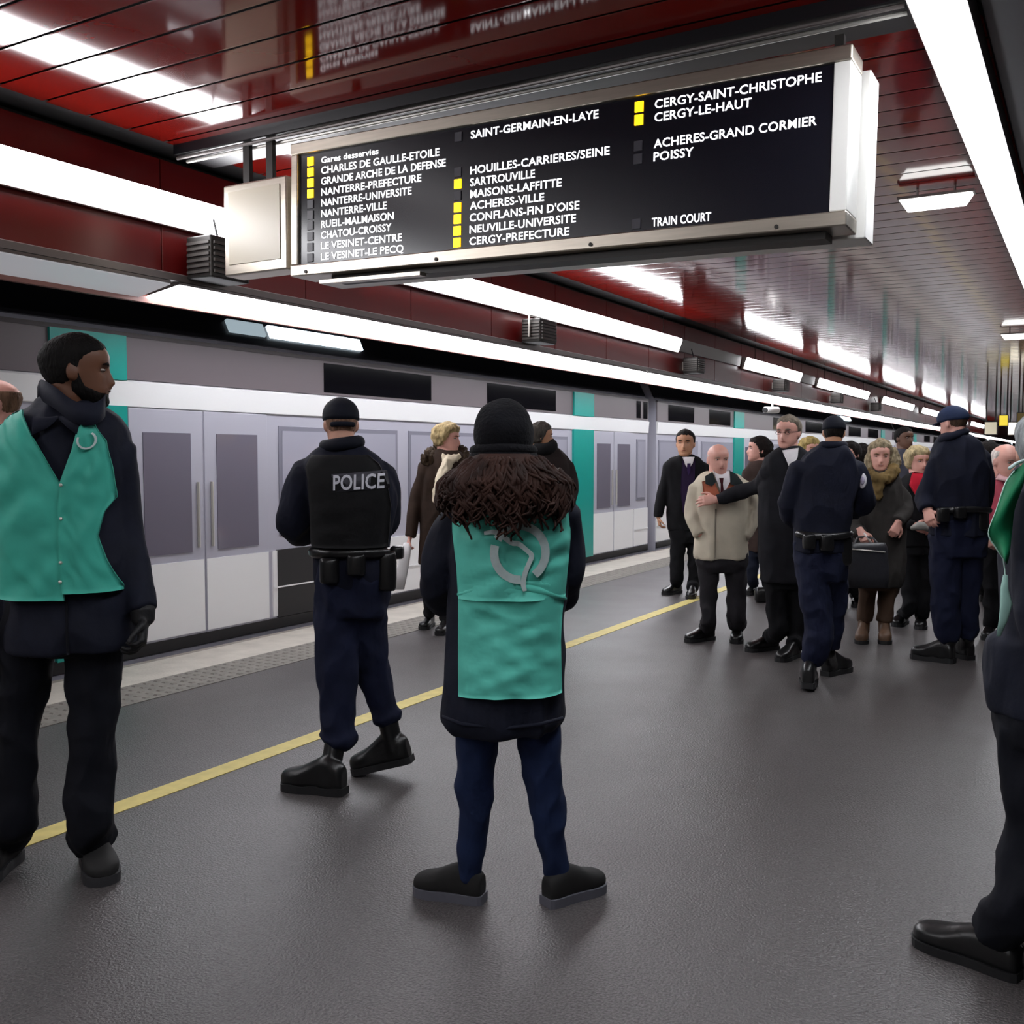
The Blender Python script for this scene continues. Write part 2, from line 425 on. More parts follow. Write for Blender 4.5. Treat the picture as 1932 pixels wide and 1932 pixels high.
def board_row(col_text_px, lamp_px, row, s, end_px, lit):
    z = 3.097 - .0601 * row
    xa, xb = bx(col_text_px), bx(end_px)
    V, Fc = text_mesh(s, .041 if row or s[1].isupper() else .034, xb - xa)
    W = np.stack([xa + V[:, 0], np.full(len(V), YS + .001), z - .02 + V[:, 1]], 1)
    W2 = W.copy(); 
    mesh_ob('lettering', W2, Fc, M_txt, board, False)
    xc = bx(lamp_px)
    m = MB(); m.box(xc - .021, xc + .021, YS - .002, YS + .004, z - .0235, z + .0235)
    build(m, 'indicator_lamp', M_on if lit else M_off, board)

rows1 = [('Gares desservies', 717, 1), ('CHARLES DE GAULLE-ETOILE', 830, 1), ('GRANDE ARCHE DE LA DEFENSE', 842, 1), ('NANTERRE-PREFECTURE', 797, 1), ('NANTERRE-UNIVERSITE', 779, 0),
         ('NANTERRE-VILLE', 733, 0), ('RUEIL-MALMAISON', 746, 0), ('CHATOU-CROISSY', 742, 0), ('LE VESINET-CENTRE', 762, 0), ('LE VESINET-LE PECQ', 765, 0)]
for i, (s, e, l) in enumerate(rows1): board_row(611, 591, i, s, e, l)
for i, s, e, l in [(0, 'SAINT-GERMAIN-EN-LAYE', 1124, 0), (3, 'HOUILLES-CARRIERES/SEINE', 1146, 0), (4, 'SARTROUVILLE', 1008, 1), (5, 'MAISONS-LAFFITTE', 1058, 0),
                   (6, 'ACHERES-VILLE', 1026, 1), (7, "CONFLANS-FIN D'OISE", 1092, 1), (8, 'NEUVILLE-UNIVERSITE', 1086, 1), (9, 'CERGY-PREFECTURE', 1074, 1)]:
    board_row(888, 865, i, s, e, l)
for i, s, e, l in [(0, 'CERGY-SAINT-CHRISTOPHE', 1535, 1), (1, 'CERGY-LE-HAUT', 1407, 1), (3, 'ACHERES-GRAND CORMIER', 1529, 0), (4, 'POISSY', 1302, 0), (9, 'TRAIN COURT', 1338, 0)]:
    board_row(1228, 1199, i, s, e, l)
# rail in the ceiling that carries the board
r = empty('hanging_rail', (xm, YS, ZC), 'black rail across the red ceiling that carries the board', 'rail')
m = MB(); m.box(-4.98, -.70, YS - .03, YS + .30, ZC - .06, ZC + .04); build(m, 'beam', mat('rail_black', '101015', .35), r)
for dy in (.0, .08):
    m = MB(); m.tube([(-4.98, YS + dy, ZC - .075), (-.72, YS + dy, ZC - .075)], .011, 8); build(m, 'conduit', M_steelb if dy else M_grey, r)
# blank cream box on two posts
XA, XB = -1.028 * YS, -.915 * YS
r = empty('blank_sign', ((XA + XB) / 2, YS, 2.55), 'small blank cream sign box on two dark posts left of departure board', 'sign')
m = MB(); m.box(XA, XB, YS + .0, YS + .16, 2.535, 3.075); build(m, 'cabinet', M_steel, r, bevel=.01)
m = MB(); m.box(XA + .045, XB - .05, YS - .006, YS + .0, 2.60, 3.03); build(m, 'panel', mat('cream_panel', 'cfc7b2', .35), r)
for xx in (XA + .16, XA + .345):
    m = MB(); m.box(xx - .025, xx + .025, YS + .03, YS + .06, 3.075, ZC - .065); build(m, 'post', M_dark, r)

# ------------------------------------------------------------------ double-deck train
XT = -5.93
M_tl = mat('train_lavender', 'b9b8c4', 0.3, spec=0.5)
M_tw = mat('train_white', 'fbfbfb', 0.25, spec=0.5, coat=.3)
M_tt = mat('train_teal', '08a195', 0.3, spec=0.5, coat=.3)
M_tg = mat('train_upper_grey', '6e6468', 0.35)
M_gl = mat('train_window', 'b2b1bf', 0.12, spec=0.8, coat=.5)
M_gd = mat('train_dark_window', '0c0b10', 0.08, spec=0.5)
M_rf = mat('train_roof', '221f24', 0.3)
M_tk = mat('train_skirt_dark', '2c2b2c', 0.5)
M_rub = mat('rubber_black', '121214', 0.6)
L = 22.0
car = empty('train_car', (XT, 0, 0)); ORG[car.name] = np.array([XT, 0.0, 0.0])
def tp(name, mb, mt, par=None, **k): return build(mb, name, mt, par or car, **k)
prof = [(XT, -.35), (XT, 2.30), (XT - .06, 2.36), (XT - .22, 2.72), (XT - .6, 3.02), (XT - 1.2, 3.12), (XT - 2.2, 3.02), (XT - 2.6, 2.4), (XT - 2.65, -.35)]
m = MB(); m.prism(prof, 'y', .12, L - .12); tp('body_shell', m, M_tl)
m = MB(); m.prism([(XT - .3, -.1), (XT - .3, 2.9), (XT - 2.3, 2.9), (XT - 2.3, -.1)], 'y', -.2, .1); tp('gangway', m, M_rub)
m = MB(); m.prism([(XT - .3, -1.0), (XT - .3, -.35), (XT - 2.3, -.35), (XT - 2.3, -1.0)], 'y', 2, L - 2); tp('underframe', m, M_tk)
m = MB(); m.prism([(XT - .055, 2.355), (XT - .215, 2.715), (XT - .21, 2.722), (XT - .03, 2.36)], 'y', .14, L - .14); tp('upper_glazing', m, M_rf)
m = MB(); m.box(XT - .02, XT + .018, .12, L - .12, 2.288, 2.318); tp('gutter', m, mat('gutter_dark', '4d4649', .5))
m = MB(); m.box(XT - .01, XT + .012, .12, L - .12, 1.99, 2.29); tp('upper_panel', m, M_tg)
m = MB(); m.prism([(XT - .01, 1.79), (XT + .016, 1.80), (XT + .03, 1.97), (XT - .01, 1.992)], 'y', .12, L - .12); tp('white_band', m, M_tw)
doors = (4.1, 11.75, 19.4)          # start of each door bay
bays = [(.12, 4.1)] + [(d + 1.95, (list(doors) + [L - .12 + .15])[i + 1] - .15) for i, d in enumerate(doors)]
for (a, b) in bays:
    if b - a < .4: continue
    m = MB(); m.box(XT - .01, XT + .014, a, b, .10, .655); m.box(XT - .01, XT + .022, a, b, .34, .352); tp('lower_panel', m, M_tw)
    n = 3 if b - a > 4.2 else (2 if b - a > 2 else 1); w = (b - a) / n
    for k in range(n):
        y0, y1 = a + k * w + .09, a + (k + 1) * w - .09
        m = MB(); m.box(XT - .005, XT + .008, y0, y1, .78, 1.70); fr = tp('window', m, mat('window_frame', '83828f', .4), bevel=.003)
        m = MB(); m.box(XT + .008, XT + .012, y0 + .04, y1 - .04, .82, 1.66); tp('pane', m, M_gl, fr)
    for k in range(2):
        y0 = a + (b - a) * (.12 + .5 * k); y1 = y0 + (b - a) * .3
        m = MB(); m.box(XT + .01, XT + .017, y0, y1, 2.015, 2.27); tp('upper_window', m, M_gd)
for d in doors:
    m = MB(); m.box(XT - .01, XT + .03, d - .1, d + .5, .08, 1.80); m.box(XT - .01, XT + .034, d - .1, d + .5, 1.98, 2.29); tp('door_pillar', m, M_tt)
    for k in range(2):
        y0 = d + .52 + k * .70
        m = MB(); m.box(XT - .01, XT + .012, y0, y0 + .68, .06, 1.79); lf = tp('door', m, M_tl, bevel=.004)
        m = MB(); m.box(XT + .012, XT + .017, y0 + .004, y0 + .676, .10, .655); tp('door_kick_panel', m, M_tw, lf)
        m = MB(); m.box(XT + .012, XT + .018, y0 + .12, y0 + .56, .72, 1.62); tp('door_window', m, mat('door_glass', '77727f', .1, spec=.7), lf)
        m = MB(); m.tube([(XT + .025, y0 + (.62 if k == 0 else .06), .75), (XT + .025, y0 + (.62 if k == 0 else .06), 1.25)], .012, 6); tp('handle', m, M_steelb, lf)
m = MB(); m.box(XT - .01, XT + .02, 13.75, 14.55, .09, .66); tp('vent', m, M_tk)
m = MB(); m.box(XT + .0, XT + .02, .12, L - .12, .0, .085); tp('step', m, M_tk)
def glow_bar(y0, y1):  # added glowing bars outside the shell, standing in for cabin lamps behind the glazing
    m = MB(); m.prism([(XT - .075, 2.43), (XT - .12, 2.53), (XT - .09, 2.545), (XT - .045, 2.445)], 'y', y0, y1); return m
tp('cabin_glow_standin', glow_bar(13.78, 15.0), mat('cool_light', 'ffffff', .4, emit='e2f4ff', estr=3.0))
tp('cabin_glow_standin', glow_bar(13.32, 13.72), mat('cool_light_dim', 'c8d4da', .4, emit='c8dde8', estr=.5))
Y0 = -7.45
cars = [car] + [copy_tree(car) for _ in range(4)]
labs = ['double-deck train car nearest the photographer, behind the walking policeman', 'second double-deck train car, behind the man in the beige jacket',
        'third train car, behind the crowd in the distance', 'fourth train car, far down the platform', 'fifth train car, farthest down the platform']
for i, c in enumerate(cars):
    c.location = (XT, Y0 + i * (L + .12), 0); tag(c, labs[i], 'train car', 'cars of the white and teal train')

# ------------------------------------------------------------------ far signs
def far_sign(x, y, z, w, h, color, label, e=.8):
    r = empty('hanging_sign', (x, y, z), label, 'sign')
    m = MB(); m.box(x - w/2, x + w/2, y, y + .12, z - h/2, z + h/2); build(m, 'cabinet', M_dark, r)
    m = MB(); m.box(x - w/2 + .02, x + w/2 - .02, y - .01, y, z - h/2 + .02, z + h/2 - .02); build(m, 'panel', mat('sign_' + color, color, .4, emit=color, estr=e), r)
    for s in (-.35, .35):
        m = MB(); m.box(x + s * w - .02, x + s * w + .02, y + .03, y + .07, z + h/2, ZC); build(m, 'post', M_dark, r)
far_sign(-2.31, 33, 2.49, .26, .34, 'd9c23a', 'small yellow sign hanging over the far platform')
far_sign(-2.68, 33.4, 2.28, .36, .40, 'cfc7ae', 'cream sign box hanging over the far platform', .45)
far_sign(-2.02, 33.8, 2.27, .46, .40, 'fff6e0', 'bright white sign over the far platform', 1.6)
far_sign(-1.62, 30, 2.36, .34, .5, '4a3c10', 'dark amber sign over the far platform', .4)
# ------------------------------------------------------------------ people
def sstep(a, b, x):
    t = np.clip((x - a) / (b - a + 1e-9), 0, 1); return t * t * (3 - 2 * t)

def superring(n, p):
    a = np.arange(n) * 2 * math.pi / n
    c, s = np.cos(a), np.sin(a)
    e = 2.0 / p
    return np.sign(c) * np.abs(c) ** e, np.sign(s) * np.abs(s) ** e

def loft(stn, n=28):
    """stn: list of (centre, A, B, power): closed loft"""
    V = []; f = []; m = len(stn)
    for c, A, B, p in stn:
        cu, su = superring(n, p)
        V.extend(list(np.asarray(c) + np.outer(cu, A) + np.outer(su, B)))
    for i in range(m - 1):
        for j in range(n):
            f.append((i*n+j, i*n+(j+1)%n, (i+1)*n+(j+1)%n, (i+1)*n+j))
    V.append(stn[0][0]); V.append(stn[-1][0]); a = len(V) - 2; b = a + 1
    for j in range(n):
        f.append((a, (j+1)%n, j)); f.append((b, (m-1)*n+j, (m-1)*n+(j+1)%n))
    return np.array(V), f

class Torso:
    """garment trunk: rows (py, xl, xr, half_depth[, dw]) seen from the camera, real depth"""
    def __init__(s, D, rows, p=2.3):
        s.D, s.p = D, p
        R = sorted([tuple(r) + ((0.0,) if len(r) == 4 else ()) for r in rows])
        Q = catmull([np.array(r, float) for r in R], 6)
        s.R = np.array(Q); s.y = s.R[:, 0]
    def row(s, py):
        return [np.interp(py, s.y, s.R[:, k]) for k in range(1, 5)]
    def stations(s, k=1.0):
        out = []
        for py, xl, xr, B, dw in s.R:
            D = s.D + dw; c = at((xl + xr) / 2, py, D); A = (at(xr, py, D) - at(xl, py, D)) / 2
            out.append((c, A * k, FH * B * k, s.p))
        return out
    def mesh(s, k=1.0, n=32):
        st = s.stations(k)
        return loft(st[:-4] if k < 1 and len(st) > 8 else st, n)
    def surf(s, px, py, off=0.012, back=False, lim=.985):
        xl, xr, B, dw = s.row(py)
        u = np.clip((px - (xl + xr) / 2) / ((xr - xl) / 2), -lim, lim)
        w = B * (1 - abs(u) ** s.p) ** (1 / s.p)
        sg = 1 if back else -1
        px2 = (xl + xr) / 2 + u * (xr - xl) / 2
        return at(px2, py, s.D + dw) + FH * (sg * (w + off))

def panel(T, left, right, y0, y1, off=.014, thick=.008, nx=22, ny=30, back=False, fold=0.0, seed=0):
    """cloth panel lying on trunk T between pixel edge curves left(y), right(y)"""
    V = []; f = []
    lx = np.array(left, float); rx = np.array(right, float)
    g = lambda t, E: (np.interp(t, np.linspace(0, 1, len(E)), E[:, 0]), np.interp(t, np.linspace(0, 1, len(E)), E[:, 1]))
    # edges are polylines of (x, y); parameterised by y
    for lay in (0, 1):
        for i in range(ny + 1):
            t = i / ny
            ya = y0 + (y1 - y0) * t
            xa = np.interp(ya, lx[:, 1], lx[:, 0]); xb = np.interp(ya, rx[:, 1], rx[:, 0])
            for j in range(nx + 1):
                q = j / nx
                o = off + thick * lay
                if fold:
                    o += fold * (0.5 + 1.6 * noise.noise(Vector((q * 2.2 + seed, t * 8.0 + q * 2, seed))) + .6 * (1 - abs(noise.noise(Vector((q * 3 - t * 4 + seed, t * 7, seed + 4)))) * 3)) * max(0, math.sin(math.pi * q)) ** .5
                V.append(T.surf(xa + (xb - xa) * q, ya, o, back))
    W = nx + 1; N = W * (ny + 1)
    for i in range(ny):
        for j in range(nx):
            a = i * W + j
            f.append((a, a+1, a+W+1, a+W)); f.append((N+a, N+a+W, N+a+W+1, N+a+1))
    for i in range(ny):
        for j in (0, nx):
            a = i * W + j; f.append((a, a+W, N+a+W, N+a))
    for j in range(nx):
        for i in (0, ny):
            a = i * W + j; f.append((a, N+a, N+a+1, a+1))
    return V, f

# head ------------------------------------------------------------
HZ = [0, .04, .1, .17, .24, .32, .42, .52, .62, .72, .82, .9, .96, .99, 1.0]
HF = [.30, .375, .395, .38, .395, .385, .375, .375, .405, .405, .355, .265, .15, .07, .01]
HB = [.10, .06, -.02, -.14, -.26, -.36, -.43, -.47, -.485, -.465, -.40, -.30, -.18, -.09, -.02]
HW = [.09, .14, .19, .235, .262, .28, .297, .312, .32, .315, .285, .225, .14, .07, .012]
class Head:
    def __init__(s, c, h, yaw=0, pitch=0, roll=0, wide=1.0):
        """c: centre of the chin-to-crown segment; yaw 0 faces the camera, 90 faces picture right"""
        s.c = np.asarray(c); s.h = h
        ya, pi_, ro = math.radians(yaw), math.radians(pitch), math.radians(roll)
        fw = RH * math.sin(ya) - FH * math.cos(ya)
        sd = np.cross(ZV, fw) * -1.0
        f2 = fw * math.cos(pi_) - ZV * math.sin(pi_); u2 = ZV * math.cos(pi_) + fw * math.sin(pi_)
        s.f, s.u = f2, u2 * math.cos(ro) + sd * math.sin(ro); s.s = sd * math.cos(ro) - u2 * math.sin(ro)
        s.w = wide
    def P(s, x, y, z):
        """unit head coords: x side, y front, z 0 chin .. 1 crown"""
        return s.c + s.h * (s.s * x * s.w + s.f * y + s.u * (z - .5))
    def grid(s, off=0.0, n=56, m=44, mask=None, inn=-.03, lump=0, seed=0, lscale=9, zmin=0.0):
        V = []; f = []
        zs = [0.5 - 0.5 * math.cos(math.pi * i / m) for i in range(m + 1)]
        ca = np.arange(n) * 2 * math.pi / n
        e = 2 / 2.25
        X0 = np.sign(np.cos(ca)) * np.abs(np.cos(ca)) ** e; Y0 = np.sign(np.sin(ca)) * np.abs(np.sin(ca)) ** e
        for z in zs:
            F, B, W = (np.interp(z, HZ, T) for T in (HF, HB, HW))
            x = X0 * W; y = (F + B) / 2 + Y0 * (F - B) / 2
            zz = np.full(n, z)
            fr = np.clip(Y0, 0, 1) ** 2
            nz = np.interp(z, [.24, .29, .33, .37, .45, .55, .62], [0, .045, .105, .118, .075, .028, 0])
            sg = np.interp(z, [.3, .36, .55], [.062, .055, .04])
            y = y + fr * nz * np.exp(-(x / sg) ** 2)
            y = y - fr * .045 * (np.exp(-((np.abs(x) - .145) / .07) ** 2) * math.exp(-((z - .52) / .05) ** 2))
            y = y + fr * .022 * np.exp(-(x / .11) ** 2) * (math.exp(-((z - .262) / .022) ** 2) + math.exp(-((z - .205) / .022) ** 2))
            y = y - fr * .012 * np.exp(-(x / .12) ** 2) * math.exp(-((z - .233) / .012) ** 2)
            y = y + fr * .012 * np.exp(-((np.abs(x) - .17) / .07) ** 2) * math.exp(-((z - .40) / .06) ** 2)
            if off or mask is not None:
                mk = 1.0 if mask is None else mask(x, y, zz)
                if isinstance(mk, tuple):
                    o = inn + (.007 - inn) * mk[0] + (off - .007) * mk[1]; mk = mk[1]
                else: o = inn + (off - inn) * mk
                rr = np.sqrt((x / .32) ** 2 + (y / .43) ** 2 + ((z - .5) / .5) ** 2) + 1e-6
                nx_, ny_, nz_ = x / .32 ** 2, y / .43 ** 2, np.full(n, (z - .5) / .5 ** 2)
                nn = np.sqrt(nx_ ** 2 + ny_ ** 2 + nz_ ** 2) + 1e-6
                if lump:
                    o = o + mk * lump * np.array([noise.noise(Vector((a * lscale + seed, b * lscale, z * lscale))) for a, b in zip(x, y)])
                x, y, zz = x + o * nx_ / nn, y + o * ny_ / nn, zz + o * nz_ / nn
            for a, b, c in zip(x, y, zz): V.append(s.P(a, b, c))
        for i in range(m):
            for j in range(n):
                f.append((i*n+j, i*n+(j+1)%n, (i+1)*n+(j+1)%n, (i+1)*n+j))
        V.append(s.P(0, .22, -.0)); V.append(s.P(0, 0, 1.0 + (off if off else 0))); a = len(V) - 2
        for j in range(n):
            f.append((a, (j+1)%n, j)); f.append((a + 1, m*n+j, m*n+(j+1)%n))
        return V, f
    def ears(s):
        mb = MB()
        for sg in (-1, 1):
            R = np.stack([s.s * sg * s.h, s.f * s.h, s.u * s.h], 1)
            t = math.radians(25) 
            r = np.array([[math.cos(t), math.sin(t), 0], [-math.sin(t), math.cos(t), 0], [0, 0, 1]])
            mb.ellipsoid(s.P(sg * .325, -.06, .46), .03, .075, .13, 12, 8, R @ r.T)
            mb.ellipsoid(s.P(sg * .30, -.02, .44), .05, .05, .10, 10, 6, R)
        return mb.v, mb.f

def hair_short(front=.78, side=.5, back=.2, temple=.62):
    def mk(x, y, z):
        zb = np.interp(y, [-.3, -.12, -.02, .06, .2, .34], [back, back + .12, side, temple, front - .04, front])
        d = z - zb + .022 * np.sin(x * 37 + y * 23) * np.sin(z * 31 + x * 11)
        return sstep(-.018, .012, d), sstep(-.01, .15, d)
    return mk
def hair_bald(side=.42, back=.18, top=.74):
    def mk(x, y, z):
        zb = np.interp(y, [-.3, -.12, -.02, .08], [back, back + .12, side, .9])
        return sstep(-.02, .03, z - zb) * sstep(-.04, .03, top - z) * sstep(.1, .04, y)
    return mk
def beard_mask(x, y, z):
    a = np.interp(y, [-.06, .0, .12, .3, .42], [.52, .5, .27, .20, .19])
    mst = (np.abs(z - .272) < .016) * (np.abs(x) < .13) * (y > .2) * .85
    lip = np.exp(-(x / .09) ** 2) * (np.abs(z - .233) < .04) * (y > .25)
    return np.clip(sstep(-.03, .02, a - z) * sstep(-.1, -.04, y) + mst, 0, 1) * (1 - np.clip(lip * 1.4, 0, 1))
def cap_mask(lo=.60):
    return lambda x, y, z: sstep(-.015, .015, z - (lo + .05 * np.clip(y, -1, 1)))

# hand ------------------------------------------------------------
def hand(w, d, nrm, size=.185, curl=.5, thumb=1, spread=.12, point=False):
    """w wrist point, d direction of the hand, nrm out of the back of the hand; shells for the union"""
    d = np.asarray(d, float); d = d / np.linalg.norm(d)
    nrm = np.asarray(nrm, float); nrm = nrm - d * nrm.dot(d); nrm = nrm / np.linalg.norm(nrm)
    sd = np.cross(d, nrm); w = np.asarray(w, float); k = size / .185
    out = []
    st = [(w - d * .03 * k, sd * .026 * k, nrm * .02 * k, 2.2), (w + d * .02 * k, sd * .030 * k, nrm * .018 * k, 2.4), (w + d * .06 * k, sd * .040 * k, nrm * .016 * k, 2.6), (w + d * .095 * k, sd * .041 * k, nrm * .013 * k, 2.6)]
    out.append(loft(st, 18))
    for i, (off, ln) in enumerate(zip((-.030, -.010, .010, .029), (.068, .078, .072, .056))):
        p = w + d * (.088 - .006 * abs(i - 1.3)) * k + sd * off * k
        a = 0; dirf = d + sd * (off / .03) * spread; dirf /= np.linalg.norm(dirf)
        pts = [(p - d * .02 * k, .0095 * k), (p, .0092 * k)]
        c = curl * (0.15 if (point and i == 0) else 1.0)
        q = p
        for sgm, fr in enumerate((.45, .32, .23)):
            a += c * (0.9, 1.1, .8)[sgm]
            dd = dirf * math.cos(a) - nrm * math.sin(a)
            q = q + dd * ln * fr * k * 1.0
            pts.append((q, (.0085, .0078, .0066)[sgm] * k))
        out.append(limb(pts, 3, 9))
    b = w + d * .03 * k + sd * (-thumb) * .026 * k
    t1 = b + (d * .6 - sd * thumb * .8 - nrm * .25) * .035 * k
    t2 = t1 + (d * .9 - sd * thumb * .3 - nrm * .35 * (1 + curl)) * .030 * k
    t3 = t2 + (d * 1.0 - nrm * .3 * (1 + curl)) * .022 * k
    out.append(limb([(b - d * .01 * k, .014 * k), (b, .0135 * k), (t1, .0115 * k), (t2, .0095 * k), (t3, .0078 * k)], 3, 9))
    return out

# shoe ------------------------------------------------------------
def shoe(person, heel, toe, mt, sole_mt, w=.1, style='shoe', heel_up=0.0, toe_z=0.0, shaft=.0, ank=None, chunky=.028, label=None):
    heel = np.array(heel, float); toe = np.array(toe, float)
    heel[2] = heel_up; toe[2] = toe_z
    L_ = np.linalg.norm(toe - heel); d = (toe - heel) / L_
    sd = np.cross(d, ZV); sd /= np.linalg.norm(sd); up = np.cross(sd, d)
    ts = [0, .06, .18, .32, .5, .66, .8, .9, .97, 1.0]
    ws = [.55, .72, .78, .76, .82, .98, 1.0, .88, .6, .3]
    hs = [.058, .070, .082, .09, .075, .056, .046, .039, .03, .018]
    if style == 'boot': hs = [.08, .1, .12, .125, .098, .074, .062, .055, .045, .028]
    if style == 'pump': hs = [.06, .07, .075, .07, .045, .04, .036, .032, .026, .016]
    st = []
    for t, a, h in zip(ts, ws, hs):
        hh = h + chunky * .2
        st.append((heel + d * t * L_ + up * (chunky * .8 + hh * .42), sd * w * .5 * a, up * hh * .62, 2.6))
    cm = [np.concatenate([s_[0], s_[1], s_[2]]) for s_ in st]
    cm = catmull(cm, 3)
    st = [(c[:3], c[3:6], c[6:9], 2.5) for c in cm]
    parts = [loft(st, 22)]
    if shaft:
        a0 = heel + d * .24 * L_ + up * .07
        a1 = ank if ank is not None else a0 + ZV * shaft
        parts.append(limb([(a0, .046), (a0 * .5 + np.asarray(a1) * .5, .045), (a1, .048)], 4, 16))
    co, f = remesh(parts, .006, 3)
    low = co @ up - (heel @ up)
    keep = chunky * .55
    dlt = np.clip(keep - low, 0, None)
    co = co + np.outer(dlt, up)
    o = mesh_ob('shoe', co, f, mt, person)
    if label: o['label'] = label
    V = []; fc = []; n = 0
    rows = []
    for t, a in zip(np.linspace(0, 1, 22), np.interp(np.linspace(0, 1, 22), ts, ws)):
        rows.append((t, a * (1.06 if t < .98 else .9)))
    for t, a in rows:
        c = heel + d * (t * 1.03 - .015) * L_
        wave = .004 * math.sin(t * 18) * (1 if chunky > .03 else 0)
        for (s_, h) in ((-1, 0.0), (-1.03, chunky + wave), (1.03, chunky + wave), (1, 0.0)):
            V.append(c + sd * s_ * w * .5 * a + up * h)
    k = len(rows)
    for i in range(k - 1):
        for j in range(4):
            fc.append((i*4+j, i*4+(j+1)%4, (i+1)*4+(j+1)%4, (i+1)*4+j))
    fc.append((0, 1, 2, 3)); fc.append(tuple((k-1)*4 + j for j in (3, 2, 1, 0)))
    so = mesh_ob('sole', V, fc, sole_mt, o, False)
    return heel + d * .24 * L_ + up * .09

# skin / hair palette
SK = {'dark': mat('skin_dark', '6b4531', .5, var=.08, vscale=12), 'light': mat('skin_light', 'd3a08a', .5, var=.08, vscale=12),
      'pink': mat('skin_pink', 'd9a192', .5, var=.1, vscale=12), 'tan': mat('skin_tan', 'bd8a6a', .5, var=.08, vscale=12), 'brown': mat('skin_brown', '6a4a3a', .5, var=.08, vscale=12)}
M_eye = mat('eye_white', 'a89f98', .25); M_iris = mat('eye_iris', '1d1512', .2)
M_lip = {k: mat('lips_' + k, c, .5) for k, c in dict(dark='58302a', light='b26a60', pink='b06a62', tan='9c5c4c', brown='573430').items()}
def HM(name, c): return mat('hair_' + name, c, .75, spec=.2, var=.45, vscale=45, bump=.8, bscale=110, stretch=(1, 1, .3))
M_sole = mat('shoe_sole', '1a1a1c', .6); M_leather = mat('black_leather', '141415', .32, spec=.5, var=.2, vscale=8, bump=.1, bscale=40)

